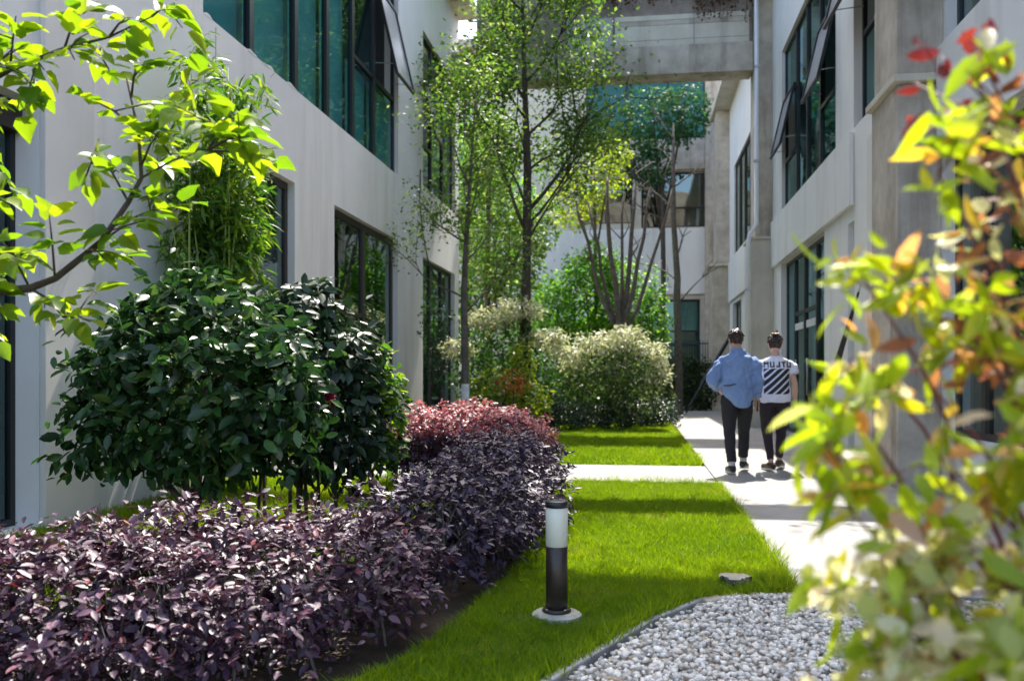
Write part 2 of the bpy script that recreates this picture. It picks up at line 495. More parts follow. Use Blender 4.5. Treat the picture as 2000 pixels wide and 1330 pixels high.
def blob_points(blobs, n, rng, depth=0.12, lump=0.12, lump_f=3.0, bottom=None, inner=0.25):
    """n points on and just under the skin of a union of ellipsoids, uneven by noise; returns points and outward normals."""
    B = np.array(blobs, dtype=float)
    w = (B[:, 3] * B[:, 4] + B[:, 4] * B[:, 5] + B[:, 3] * B[:, 5]); w = w / w.sum()
    out_p, out_n = [], []
    got = 0
    while got < n:
        m = int(n * 1.6) + 50
        k = rng.choice(len(B), m, p=w)
        d = unit(rng.normal(0, 1, (m, 3)))
        q = 1 - depth * rng.random(m) ** 1.5
        deep = rng.random(m) < inner
        q = np.where(deep, rng.uniform(0.45, 1.0, m), q)
        lumpv = np.array([noise.noise(Vector((d[i] * lump_f + k[i] * 7.3).tolist())) for i in range(m)])
        q = q * (1 + lump * lumpv)
        P = B[k, :3] + d * B[k, 3:] * q[:, None]
        Nn = unit(d / B[k, 3:])
        keep = np.ones(m, bool)
        for j in range(len(B)):
            e = (((P - B[j, :3]) / B[j, 3:]) ** 2).sum(1)
            keep &= (e > 0.45) | (k == j)
        if bottom is not None: keep &= P[:, 2] > bottom
        out_p.append(P[keep]); out_n.append(Nn[keep]); got += keep.sum()
    return np.concatenate(out_p)[:n], np.concatenate(out_n)[:n]


def grow(rng, p, d, L, r, lvl, tubes, tips, spread=0.6, upb=0.12, kids=(2, 3), shrink=0.68, wob=0.12):
    p = Vector(p); d = Vector(d).normalized()
    pts, rad = [p.copy()], [r]
    st = 4
    for i in range(st):
        d = (d + Vector(rng.normal(0, wob, 3)) + Vector((0, 0, upb * 0.5))).normalized()
        p = p + d * (L / st)
        pts.append(p.copy()); rad.append(r * (1 - 0.45 * (i + 1) / st))
        if lvl > 0 and i in (1, 2) and rng.random() < 0.6:
            a = rng.uniform(0, 2 * math.pi); side = d.orthogonal().normalized()
            side = Matrix.Rotation(a, 3, d) @ side
            grow(rng, p, d + side * spread * 1.2, L * shrink * 0.75, r * 0.45, lvl - 1, tubes, tips, spread, upb, kids, shrink, wob)
    tubes.append((pts, rad))
    if lvl <= 0:
        tips.extend(pts[1:])
        return
    n = rng.integers(kids[0], kids[1] + 1)
    a0 = rng.uniform(0, 6.28)
    for k in range(n):
        side = Matrix.Rotation(a0 + k * 6.283 / n + rng.normal(0, 0.3), 3, d) @ d.orthogonal().normalized()
        grow(rng, p, d + side * spread * rng.uniform(0.6, 1.2), L * shrink * rng.uniform(0.8, 1.15), r * 0.55, lvl - 1, tubes, tips, spread, upb, kids, shrink, wob)


def around(tips, per, rad, rng, flat=0.6):
    T = np.array([tuple(t) for t in tips])
    P = np.repeat(T, per, axis=0)
    o = rng.normal(0, 1, P.shape) * rad * np.array([1, 1, flat])
    return P + o, unit(o + np.array([0, 0, 0.02]))


# ------------------------------------------------------------------ ground, path, lawns, gravel
g = MB().poly([(-250, -250, -0.06), (250, -250, -0.06), (250, 250, -0.06), (-250, 250, -0.06)], [(0, 1, 2, 3)]).build('ground', M['soil'])
tag(g, 'bare dark soil under planting beds and hedges', 'ground', kind='structure')

path = empty('concrete_path', (2, 12, 0)); tag(path, 'pale concrete footpath running along the right building', 'path', kind='structure')
ys = [5.12, 8.4, 11.2, 14.0, 17.0, 20.0, 23.0, 26.0, 29.0, 31.4]
for a, b in zip(ys[:-1], ys[1:]):
    MB().box((0.90, a + 0.004, -0.05), (3.3, b - 0.004, 0.022)).build('paving_slab', M['path'], path, bevel=0.006)
cp = empty('cross_path', (-2, 11, 0)); tag(cp, 'narrow pale concrete path crossing between the two lawns', 'path', kind='structure')
xs = [-4.55, -2.7, -0.9, 0.895]
for a, b in zip(xs[:-1], xs[1:]):
    MB().box((a + 0.004, 10.1, -0.05), (b - 0.004, 12.15, 0.018)).build('paving_slab', M['path'], cp, bevel=0.006)


def lawn(name, poly, label, n, h, w, seed, fringe=()):
    rng = np.random.default_rng(seed)
    base = MB().poly([(x, y, 0.0) for x, y in poly], [tuple(range(len(poly)))]).build(name, M['turf'])
    tag(base, label, 'lawn', kind='structure')
    px = np.array(poly)
    lo, hi = px.min(0), px.max(0)
    P = rng.uniform(lo, hi, (int(n * 1.5), 2))
    inside = np.zeros(len(P), bool)
    j = len(px) - 1
    for i in range(len(px)):
        xi, yi = px[i]; xj, yj = px[j]
        c = ((yi > P[:, 1]) != (yj > P[:, 1])) & (P[:, 0] < (xj - xi) * (P[:, 1] - yi) / (yj - yi + 1e-12) + xi)
        inside ^= c
        j = i
    P = P[inside]
    # nearer blades are kept denser, thin patches follow a noise
    nz = np.array([noise.noise(Vector((x * 1.7, y * 1.7, seed))) for x, y in P])
    P = P[rng.random(len(P)) < np.clip(0.95 + nz * 0.5, 0.45, 1)]
    n = len(P)
    H = h * rng.uniform(0.5, 1.25, n) * (1 + 0.35 * np.array([noise.noise(Vector((x * 0.9, y * 0.9, 3.0))) for x, y in P]) + 0.55 * np.array([noise.noise(Vector((x * 7.0, y * 7.0, 5.0))) for x, y in P]))
    big = np.array([noise.noise(Vector((x * 0.8, y * 0.8, 9.0))) for x, y in P])
    dry = np.array([noise.noise(Vector((x * 1.9, y * 1.9, 17.0))) for x, y in P])
    tint = np.clip(rng.random(n) * 0.6 + 0.15 + big * 0.35, 0, 0.9)
    straw = rng.random(n) < np.clip((dry - 0.22) * 1.6, 0.015, 0.55)
    tint = np.where(straw, rng.uniform(0.93, 0.995, n), tint)
    H = np.where(straw, H * 0.75, H)
    for e in fringe:
        ex = np.array(e, float); k = int(np.hypot(*(ex[1] - ex[0])) * 260)
        f = rng.random((k, 1)); Q = ex[0] + (ex[1] - ex[0]) * f + rng.normal(0, .018, (k, 2))
        P = np.concatenate([P, Q]); H = np.concatenate([H, h * rng.uniform(1.0, 2.3, k) * np.array([1 + .5 * noise.noise(Vector((x * 3, y * 3, 1))) for x, y in Q])]); tint = np.concatenate([tint, rng.uniform(.3, .92, k)])
    n = len(P)
    a = rng.uniform(0, 2 * math.pi, n)
    lean = rng.normal(0, 0.5, (n, 2)) * H[:, None]
    ca, sa = np.cos(a) * w / 2, np.sin(a) * w / 2
    z0 = np.zeros(n)
    v0 = np.stack([P[:, 0] - ca, P[:, 1] - sa, z0], 1)
    v1 = np.stack([P[:, 0] + ca, P[:, 1] + sa, z0], 1)
    mid = P + lean * 0.35
    v2 = np.stack([mid[:, 0] - ca * .75, mid[:, 1] - sa * .75, H * 0.55], 1)
    v3 = np.stack([mid[:, 0] + ca * .75, mid[:, 1] + sa * .75, H * 0.55], 1)
    v4 = np.stack([P[:, 0] + lean[:, 0], P[:, 1] + lean[:, 1], H], 1)
    V = np.stack([v0, v1, v2, v3, v4], 1).reshape(-1, 3)
    F = np.array([(0, 1, 3), (0, 3, 2), (2, 3, 4)])[None] + (np.arange(n) * 5)[:, None, None]
    # object random is added in the material, so the lawns keep it fixed
    g = tri_mesh('grass', V, F.reshape(-1, 3), M['grass'], None, np.repeat(tint, 5))
    assert len(tint) == len(P)
    tag(g, label.replace('lawn', 'grass blades of the lawn'), 'grass', kind='stuff')
    return g


GEDGE = [(-0.75, 2.6), (-0.55, 3.1), (-0.36, 3.54), (-0.16, 4.0), (0.06, 4.5), (0.34, 4.95), (0.60, 5.10), (0.885, 5.13)]
lawn('near_lawn', [(-1.7, 2.0), (-1.0, 2.0)] + GEDGE + [(0.885, 10.08), (-0.75, 10.08), (-0.85, 9.0), (-0.72, 8.0), (-0.72, 7.0), (-0.75, 5.5), (-0.85, 4.4), (-1.0, 3.6), (-1.3, 3.0), (-1.7, 2.6)], 'bright mown lawn around the bollard light in front of the cross path', 330000, 0.058, 0.0045, 1, [((.875, 5.2), (.875, 10.05)), ((-.75, 10.06), (.88, 10.06)), ((-.75, 10.03), (.88, 10.03)), ((-0.55, 3.1), (0.06, 4.5)), ((.06, 4.5), (.34, 4.97)), ((.34, 4.99), (.88, 5.17))])
lawn('far_lawn', [(-3.2, 12.17), (0.84, 12.17), (0.74, 22.6), (-3.2, 22.2)], 'smaller lawn beyond the cross path below the shrubs', 120000, 0.06, 0.009, 2, [((.83, 12.2), (.735, 22.5))])
lawn('wall_lawn', [(-4.58, 3.9), (-2.9, 4.2), (-2.2, 4.8), (-1.7, 5.2), (-1.55, 6.5), (-1.65, 8.3), (-2.0, 9.0), (-2.0, 10.08), (-4.58, 10.08)], 'strip of lawn along the foot of the white wall', 60000, 0.09, 0.006, 3)

# gravel bed with pebbles
gb = empty('gravel_bed', (0.8, 4, 0)); tag(gb, 'bed of pale white pebbles between the kerb and the foreground plant', 'gravel', kind='structure')
gpoly = [(x + 0.06, y - 0.03) for x, y in GEDGE[:-1]] + [(1.2, 5.08), (3.0, 5.08), (3.0, 1.4), (-0.5, 1.4)]
MB().poly([(x, y, -0.015) for x, y in gpoly], [tuple(range(len(gpoly)))]).build('gravel_base', M['sand'], gb)
bm = bmesh.new(); bmesh.ops.create_icosphere(bm, subdivisions=1, radius=1.0)
PV = np.array([v.co[:] for v in bm.verts]); PF = np.array([[v.index for v in f.verts] for f in bm.faces]); bm.free()
m, nt, b = new_mat('pebble')
oi = nt.nodes.new('ShaderNodeObjectInfo'); at = nt.nodes.new('ShaderNodeAttribute'); at.attribute_name = 'tint'
ad = nt.nodes.new('ShaderNodeMath'); nt.links.new(oi.outputs['Random'], ad.inputs[0]); nt.links.new(at.outputs['Fac'], ad.inputs[1])
fr = nt.nodes.new('ShaderNodeMath'); fr.operation = 'FRACT'; nt.links.new(ad.outputs[0], fr.inputs[0])
nt.links.new(ramp(nt, fr.outputs[0], [(0.0, (0.36, 0.33, 0.28)), (0.3, (0.58, 0.54, 0.48)), (0.8, (0.74, 0.70, 0.63)), (1.0, (0.84, 0.80, 0.72))]), b.inputs['Base Color'])
b.inputs['Roughness'].default_value = 0.75
bump(nt, b, noise_tex(nt, 90, 3), 0.3, 0.003)
M['pebble'] = m
rng = np.random.default_rng(5)
gp = np.array(gpoly)
P = rng.uniform((-0.6, 1.5), (3.0, 5.07), (32000, 2))
ins = np.zeros(len(P), bool); j = len(gp) - 1
for i in range(len(gp)):
    c = ((gp[i, 1] > P[:, 1]) != (gp[j, 1] > P[:, 1])) & (P[:, 0] < (gp[j, 0] - gp[i, 0]) * (P[:, 1] - gp[i, 1]) / (gp[j, 1] - gp[i, 1] + 1e-12) + gp[i, 0])
    ins ^= c; j = i
P = P[ins]; n = len(P)
S = 0.0098 * (1 + rng.uniform(-0.5, 0.8, n))
Z = rng.choice([0.0, 0.012, 0.022], n) - 0.006
sc3 = np.stack([S * rng.uniform(0.8, 1.5, n), S * rng.uniform(0.8, 1.3, n), S * rng.uniform(0.55, 0.9, n)], 1)
ang = rng.uniform(0, 6.28, n); tl = rng.normal(0, 0.35, n)
ca, sa, ct, s_t = np.cos(ang), np.sin(ang), np.cos(tl), np.sin(tl)
R = np.zeros((n, 3, 3))
R[:, 0, 0] = ca; R[:, 0, 1] = -sa * ct; R[:, 0, 2] = sa * s_t
R[:, 1, 0] = sa; R[:, 1, 1] = ca * ct; R[:, 1, 2] = -ca * s_t
R[:, 2, 1] = s_t; R[:, 2, 2] = ct
R = R * sc3[:, None, :]
P3 = np.column_stack([P, Z])
score = S / np.linalg.norm(P3 - np.array(CAM), axis=1) * in_frame(P3) * (Z > -0.001) * (P[:, 0] < 0.30 * P[:, 1] * 0.62 + 0.1)
pick = np.argsort(-score)[:300]
shapes = []
for k in range(4):
    me = bpy.data.meshes.new('pebble')
    vv = PV * (1 + rng.normal(0, 0.2, (len(PV), 1)))
    me.from_pydata([tuple(v) for v in vv], [], [tuple(int(q) for q in f) for f in PF])
    me.polygons.foreach_set('use_smooth', [True] * len(PF)); me.materials.append(m)
    shapes.append(me)
pinv = parent_world(gb).inverted()
for q, i in enumerate(pick):
    o = bpy.data.objects.new('pebble', shapes[q % 4]); COL.objects.link(o); o.parent = gb; o.matrix_parent_inverse = pinv
    mm = Matrix.Identity(4)
    for r in range(3):
        for c in range(3): mm[r][c] = R[i, r, c]
        mm[r][3] = P3[i, r]
    o.matrix_basis = mm
rest = np.setdiff1d(np.arange(n), pick)
jv = PV[None] * (1 + rng.normal(0, 0.2, (len(rest), len(PV), 1)))
W = np.einsum('nij,nkj->nki', R[rest], jv) + P3[rest][:, None]
FF = (PF[None] + (np.arange(len(rest)) * len(PV))[:, None, None]).reshape(-1, 3)
tag(tri_mesh('pebbles', W.reshape(-1, 3), FF, m, gb, np.repeat(rng.random(len(rest)), len(PV))), kind='stuff')

# kerb along the curve
ke = empty('stone_edging', (0, 4, 0), 'thin grey stone edging curving between the lawn and the pebbles', 'edging')
for i in range(len(GEDGE) - 3):
    p, q = Vector((*GEDGE[i], -0.016)), Vector((*GEDGE[i + 1], -0.016))
    d = (q - p).normalized() * 0.004
    MB().bar(p + d, q - d, 0.055, 0.06).build('kerb_stone', M['kerb'], ke, bevel=0.008)
for a, b in (((0.34, 4.95), (0.60, 5.08)), ((0.605, 5.085), (0.90, 5.10)), ((0.905, 5.09), (1.3, 5.07)), ((1.31, 5.07), (1.75, 5.06))):
    MB().bar((*a, -0.018), (*b, -0.018), 0.13, 0.06).build('edge_stone', M['sand'], ke, bevel=0.012)
bm = bmesh.new(); bmesh.ops.create_icosphere(bm, subdivisions=3, radius=1)
for v in bm.verts:
    k = 1 + .25 * noise.noise(v.co * 1.6 + Vector((3, 1, 0))) + .12 * noise.noise(v.co * 4)
    v.co = Vector((.095 * v.co.x * k, .075 * v.co.y * k, max(-.02, min(.052, .075 * v.co.z * k + .02)) + .006 * noise.noise(v.co * 3)))
me = bpy.data.meshes.new('garden_stone'); bm.to_mesh(me); bm.free()
me.materials.append(surface('dark_stone', (0.05, 0.048, 0.042), (0.12, 0.115, 0.10), 14, .85, bump_s=.6)); me.materials.append(M['sand'])
me.polygons.foreach_set('material_index', [1 if p.normal.z > .75 and p.center.z > .04 else 0 for p in me.polygons])
o = link('garden_stone', me); o.location = (0.56, 5.26, 0.02)
tag(o, 'small dark stone with a pale flat top at the lawn corner', 'stone')


# ------------------------------------------------------------------ buildings
def wall_mesh(T, u0, u1, w0, w1, openings, depth=0.28, n0=0.0):
    """Front skin of a wall with openings and their reveals; T maps (u, n, w) to world, n outward."""
    mb = MB()
    us = sorted({u0, u1, *[v for o in openings for v in o[:2] if u0 < v < u1]})
    ws = sorted({w0, w1, *[v for o in openings for v in o[2:4] if w0 < v < w1]})

    def solid(i, j):
        if not (0 <= i < len(us) - 1 and 0 <= j < len(ws) - 1): return True
        cu, cw = (us[i] + us[i + 1]) / 2, (ws[j] + ws[j + 1]) / 2
        return not any(o[0] < cu < o[1] and o[2] < cw < o[3] for o in openings)
    for i in range(len(us) - 1):
        for j in range(len(ws) - 1):
            if not solid(i, j): continue
            a, b, c, d = us[i], us[i + 1], ws[j], ws[j + 1]
            mb.poly([T(a, n0, c), T(b, n0, c), T(b, n0, d), T(a, n0, d)], [(0, 1, 2, 3)])
            mb.poly([T(a, n0 - depth, c), T(b, n0 - depth, c), T(b, n0 - depth, d), T(a, n0 - depth, d)], [(0, 3, 2, 1)])
            for (di, dj, p, q) in ((-1, 0, (a, c), (a, d)), (1, 0, (b, c), (b, d)), (0, -1, (a, c), (b, c)), (0, 1, (a, d), (b, d))):
                if not solid(i + di, j + dj) or i + di < 0 or i + di > len(us) - 2 or j + dj < 0 or j + dj > len(ws) - 2:
                    mb.poly([T(p[0], n0, p[1]), T(q[0], n0, q[1]), T(q[0], n0 - depth, q[1]), T(p[0], n0 - depth, p[1])], [(0, 1, 2, 3)])
    return mb


def window(T, parent, u0, u1, w0, w1, cols=(), rows=None, glass='glass', frame='frame', fw=0.07, nset=-0.10, sashes=(), mull=0.09, name='window', blinds=()):
    """Outer frame is the part; mullions, transoms, panes and opened sashes are its sub-parts. rows: {column: [heights]}."""
    mb = MB()
    e = 0.003
    n0, n1 = nset - 0.06, nset
    mb.box((u0 + e, n0, w0 + e), (u1 - e, n1, w0 + fw), T=T).box((u0 + e, n0, w1 - fw), (u1 - e, n1, w1 - e), T=T)
    mb.box((u0 + e, n0, w0 + fw), (u0 + fw, n1, w1 - fw), T=T).box((u1 - fw, n0, w0 + fw), (u1 - e, n1, w1 - fw), T=T)
    win = mb.build(name, M[frame], parent)
    edges = [u0 + fw] + [c for c in cols] + [u1 - fw]
    for c in cols:
        MB().box((c - mull / 2, n0 - 0.01, w0 + fw), (c + mull / 2, n1 + 0.015, w1 - fw), T=T).build('mullion', M[frame], win)
    rows = rows or {}
    for i in range(len(edges) - 1):
        a = edges[i] + (mull / 2 if i > 0 else 0); b = edges[i + 1] - (mull / 2 if i < len(edges) - 2 else 0)
        hs = [w0 + fw] + list(rows.get(i, [])) + [w1 - fw]
        for k, h in enumerate(hs[1:-1]):
            MB().box((a, n0, h - 0.035), (b, n1 + 0.008, h + 0.035), T=T).build('transom', M[frame], win)
        for k in range(len(hs) - 1):
            c = hs[k] + (0.035 if k > 0 else 0); d = hs[k + 1] - (0.035 if k < len(hs) - 2 else 0)
            if (i, k) in blinds:
                MB().box((a + 0.02, n0 - 0.10, c), (b - 0.02, n0 - 0.09, d), T=T).build('blind', M['blind'], win)
            if (i, k) in sashes:
                ang = math.radians(13)
                t = 0.05
                ns = n1 + 0.012

                def TS(u, n, w, d=d, ns=ns, ang=ang):
                    r = d - w
                    return T(u, ns + n * math.cos(ang) + r * math.sin(ang), d - r * math.cos(ang) + n * math.sin(ang))
                s = MB()
                s.box((a, 0, c), (b, t, c + 0.06), 0, TS).box((a, 0, d - 0.06), (b, t, d), 0, TS)
                s.box((a, 0, c + 0.06), (a + 0.06, t, d - 0.06), 0, TS).box((b - 0.06, 0, c + 0.06), (b, t, d - 0.06), 0, TS)
                s.box((a + 0.06, t * 0.3, c + 0.06), (b - 0.06, t * 0.5, d - 0.06), 1, TS)
                s.bar(TS((a + 0.03), 0, c + (d - c) * .12), T(a + 0.03, n1, c + (d - c) * .16), 0.012, 0.012, 2)
                s.bar(TS((b - 0.03), 0, c + (d - c) * .12), T(b - 0.03, n1, c + (d - c) * .16), 0.012, 0.012, 2)
                s.build('open_sash', [M[frame], M['sash'], M['steel']], win)
            else:
                MB().box((a, nset - 0.036, c), (b, nset - 0.024, d), T=T).build('pane', M[glass], win)
    return win


M['glass_sash'] = glass_mat('sash_glass', (0.45, 0.48, 0.52), 0.5, (0.38, 0.40, 0.46))

XL, XR = -4.6, 3.15
TL = lambda u, n, w: (XL + n, u, w)
TR = lambda u, n, w: (XR - n, u, w)

# ---- left building
lb = empty('white_building', (XL - 4, 12, 0), 'white rendered two storey building with dark framed windows along the left', 'building')
OPL = [(9.03, 16.93, 5.10, 9.75), (18.95, 22.42, 5.35, 8.70), (9.0, 11.62, 0.75, 3.83), (13.22, 16.89, 0.55, 3.84), (18.94, 22.35, 0.30, 3.80), (3.9, 6.38, 0.05, 3.33), (2.0, 8.2, 5.1, 9.75)]
OPL = OPL[:6]
wall_mesh(TL, 1.0, 22.85, -0.1, 10.45, OPL).build('wall', M['white'], lb)
MB().box((6.385, 0.002, -0.1), (7.02, 0.05, 10.40), T=TL).build('pilaster', M['cream'], lb, bevel=0.006)
MB().box((0.9, -9.0, 10.45), (22.9, 0.50, 10.72), T=TL).build('roof', M['concrete_pale'], lb)
# bodies behind the skin: end walls, floors, room backs
MB().box((22.60, -9.0, -0.1), (22.84, -0.285, 10.44), T=TL).build('end_wall', M['white'], lb)
MB().box((1.0, -9.0, -0.1), (1.25, -0.285, 10.44), T=TL).build('end_wall', M['white'], lb)
TLR = lambda u, n, w: (XL - 9.0 + n, u, w)
wall_mesh(TLR, 1.26, 22.59, -0.1, 10.44, [(a, a + 3.0, 4.9, 9.8) for a in (2, 5.1, 8.6, 12.8, 15.9, 19)], 0.2).build('rear_wall', M['room'], lb)
MB().box((1.26, -8.79, 4.2), (22.59, -0.285, 4.65), T=TL).build('floor_slab', M['room'], lb)
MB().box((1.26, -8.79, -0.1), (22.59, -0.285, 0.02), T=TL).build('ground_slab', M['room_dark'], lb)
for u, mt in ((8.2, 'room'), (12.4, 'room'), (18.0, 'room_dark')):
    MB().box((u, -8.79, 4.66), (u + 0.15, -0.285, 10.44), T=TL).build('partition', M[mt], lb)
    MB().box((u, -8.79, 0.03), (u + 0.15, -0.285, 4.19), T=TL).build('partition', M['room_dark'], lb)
window(TL, lb, 9.03, 16.93, 5.10, 9.75, glass='glass_teal', cols=(10.4, 11.85, 13.12, 14.35, 15.55), rows={4: [6.55], 5: [6.55, 8.3], 3: []}, sashes=((5, 1),), mull=0.12, nset=-0.08, blinds=((0, 0), (1, 0), (2, 0), (3, 0), (4, 0), (5, 0)))
window(TL, lb, 18.95, 22.42, 5.35, 8.70, (20.05, 21.25), {0: [6.3, 7.75], 1: [], 2: [7.4]}, sashes=((0, 1),), nset=-0.08, glass='glass_dark')
window(TL, lb, 9.0, 11.62, 0.75, 3.83, (10.5,), {}, glass='glass_dark', frame='frame_brown', fw=0.10)
window(TL, lb, 13.22, 16.89, 0.55, 3.84, (15.0,), {0: [1.15, 2.25]}, glass='glass_dark', frame='frame_brown', fw=0.11, mull=0.16)
window(TL, lb, 18.94, 22.35, 0.30, 3.80, (20.0, 21.2), {1: [2.7]}, glass='glass_dark', fw=0.08)
window(TL, lb, 3.9, 6.38, 0.05, 3.33, (5.05, 5.72), {}, fw=0.06, glass='glass', nset=-0.2)
MB().box((3.92, -0.28, 3.10), (6.36, -0.13, 3.32), T=TL).build('door_header', M['frame_brown'], lb)
# broken plaster along the upper sill and hairline crack
rg = random.Random(3)
u = 9.05
while u < 12.0:
    L = rg.uniform(0.12, 0.4); k = rg.random() * 0.003
    MB().poly([TL(u + q * L, -0.06 if e else 0.002 + k, 5.09 + h) for e in (0, 1) for q, h in ((0, 0), (0, rg.uniform(.01, .03)), (.3, rg.uniform(.02, .05)), (.7, rg.uniform(.02, .05)), (1, rg.uniform(.01, .03)), (1, 0))],
              [(0, 1, 2, 3, 4, 5), (11, 10, 9, 8, 7, 6)] + [(i, (i + 1) % 6, 6 + (i + 1) % 6, 6 + i) for i in range(6)]).build('plaster_chip', M['white'], lb)
    u += L + rg.uniform(0.15, 0.9)
ck = MB(); w = 5.05; u = 9.32
while w > 3.6:
    nu = u + rg.uniform(-0.012, 0.012); nw = w - rg.uniform(0.1, 0.2)
    ck.poly([TL(u - 0.006, 0.002, w), TL(u + 0.006, 0.002, w), TL(nu + 0.005, 0.002, nw), TL(nu - 0.005, 0.002, nw)], [(0, 1, 2, 3)]); u, w = nu, nw
ck.build('crack', M['frame'], lb)
MB().tube([TL(18.6, 0.03, 5.6), TL(18.45, 0.05, 4.9), TL(18.7, 0.05, 4.3), TL(19.3, 0.04, 3.7)], 0.014, 6).build('cable', M['frame'], lb)

# ---- right building
rb = empty('concrete_framed_building', (XR + 4, 15, 0), 'building with white panels between bare concrete columns along the right', 'building')
OPR = [(14.96, 20.37, 4.82, 8.35), (12.25, 13.75, 4.85, 8.6), (15.85, 20.5, 0.02, 3.70), (13.72, 14.12, 0.02, 3.5), (3.0, 9.75, 4.62, 8.3), (3.0, 9.80, 0.6, 3.49),
       (24.9, 30.2, 5.2, 8.1), (25.2, 26.6, 0.02, 3.6), (28.2, 30.6, 0.02, 3.6)]
wall_mesh(TR, 1.0, 33.0, -0.1, 10.4, OPR).build('wall', M['white'], rb)
MB().box((0.9, -9.0, 10.4), (33.2, 0.55, 10.66), T=TR).build('roof', M['concrete_pale'], rb)
MB().box((1.0, -9.0, -0.1), (1.25, -0.285, 10.39), T=TR).build('end_wall', M['white'], rb)
MB().box((32.74, -9.0, -0.1), (32.99, -0.285, 10.39), T=TR).build('end_wall', M['white'], rb)
MB().box((1.26, -9.0, -0.1), (32.73, -8.8, 10.39), T=TR).build('rear_wall', M['room'], rb)
MB().box((1.26, -8.79, 4.0), (32.73, -0.285, 4.45), T=TR).build('floor_slab', M['room'], rb)
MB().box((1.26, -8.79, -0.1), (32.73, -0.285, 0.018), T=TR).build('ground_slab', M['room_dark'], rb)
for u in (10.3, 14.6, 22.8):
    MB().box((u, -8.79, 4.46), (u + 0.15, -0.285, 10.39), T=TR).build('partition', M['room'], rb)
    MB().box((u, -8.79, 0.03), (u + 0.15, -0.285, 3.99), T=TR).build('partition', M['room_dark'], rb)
# columns
for name, (ua, ub, na, nb, wa, wb), mt in (
        ('column', (9.90, 10.95, 0.002, 0.44, -0.1, 4.28), 'concrete'), ('column', (9.84, 10.75, 0.002, 0.46, 4.36, 10.39), 'concrete'), ('column_ledge', (9.80, 11.0, 0.002, 0.50, 4.28, 4.36), 'concrete_pale'),
        ('column', (21.6, 22.75, 0.002, 0.52, -0.1, 4.42), 'concrete_pale'), ('column', (21.75, 22.6, 0.002, 0.40, 4.48, 10.39), 'concrete'), ('column_ledge', (21.55, 22.8, 0.002, 0.56, 4.42, 4.48), 'concrete_pale'),
        ('column', (31.6, 32.9, 0.002, 0.60, -0.1, 5.0), 'concrete'), ('column', (31.7, 32.8, 0.002, 0.45, 5.08, 10.39), 'concrete'), ('column_ledge', (31.5, 33.0, 0.002, 0.7, 5.0, 5.08), 'concrete_pale')):
    MB().box((ua, na, wa), (ub, nb, wb), T=TR).build(name, M[mt], rb, bevel=0.012)
MB().box((10.955, 0.002, -0.1), (11.75, 0.30, 4.2), T=TR).build('white_pier', M['cream'], rb, bevel=0.008)
MB().box((13.72, 0.003, 3.72), (21.54, 0.07, 4.80), T=TR).build('spandrel_panel', M['white'], rb, bevel=0.01)
MB().box((2.0, 0.003, 3.51), (9.79, 0.09, 4.60), T=TR).build('spandrel_panel', M['white'], rb, bevel=0.01)
MB().box((22.85, 0.003, 3.72), (31.45, 0.07, 5.1), T=TR).build('spandrel_panel', M['white'], rb, bevel=0.01)
window(TR, rb, 14.96, 20.37, 4.82, 8.35, (16.5, 17.75, 18.9), {0: [5.95, 7.35], 3: [5.9, 7.25]}, sashes=((0, 1), (3, 1)), nset=-0.07)
window(TR, rb, 12.25, 13.75, 4.85, 8.6, (), {0: [6.2]}, sashes=((0, 1),), nset=-0.12)
window(TR, rb, 3.0, 9.75, 4.62, 8.3, (5.0, 7.0, 8.9), {}, nset=-0.1, glass='glass_dark')
window(TR, rb, 3.0, 9.80, 0.6, 3.49, (5.0, 7.0, 9.0), {}, nset=-0.1, frame='frame_brown', glass='glass_dark')
window(TR, rb, 24.9, 30.2, 5.2, 8.1, (26.3, 27.6, 28.9), {0: [6.3]}, nset=-0.05, glass='glass_dark')
window(TR, rb, 25.2, 26.6, 0.02, 3.6, (), {0: [2.4]}, nset=-0.12, glass='glass_dark')
window(TR, rb, 28.2, 30.6, 0.02, 3.6, (29.4,), {0: [2.4]}, nset=-0.12, glass='glass_dark')
# shop front: glazing, doors
sf = window(TR, rb, 15.85, 20.5, 0.02, 3.70, (17.1, 18.3, 19.4), {1: [2.5], 2: [2.5]}, nset=-0.12, name='shop_front')
for u in (17.68, 18.92):
    MB().tube([TR(u, -0.05, 0.85), TR(u, -0.05, 1.55)], 0.016, 8).build('door_handle', M['steel'], sf, True)
for u in (17.2, 18.45):
    MB().box((u, -0.125, 2.16), (u + 0.9, -0.11, 2.30), T=TR).build('white_door_strip', M['pipe'], sf)
MB().box((13.74, -0.27, 0.03), (14.10, -0.22, 3.48), T=TR).build('dark_infill', M['frame'], rb)
MB().box((20.9, 0.003, 1.85), (21.1, 0.025, 2.25), T=TR).build('wall_plate', M['frame'], rb)
MB().box((31.0, 0.003, 1.9), (31.4, 0.03, 2.3), T=TR).build('wall_plate', M['pipe'], rb)
dp = MB().tube([TR(21.48, 0.40, 10.2), TR(21.48, 0.40, 4.75), TR(21.48, 0.56, 4.5), TR(21.48, 0.60, 4.2), TR(21.48, 0.60, 0.0)], 0.05, 10).build('downpipe', M['pipe'], rb, True)
for w in (1.5, 3.2):
    MB().box((21.42, 0.53, w), (21.55, 0.66, w + 0.05), T=TR).build('pipe_bracket', M['steel'], dp)
for w in (6.2, 8.4):
    MB().box((21.42, 0.33, w), (21.55, 0.46, w + 0.05), T=TR).build('pipe_bracket', M['steel'], dp)
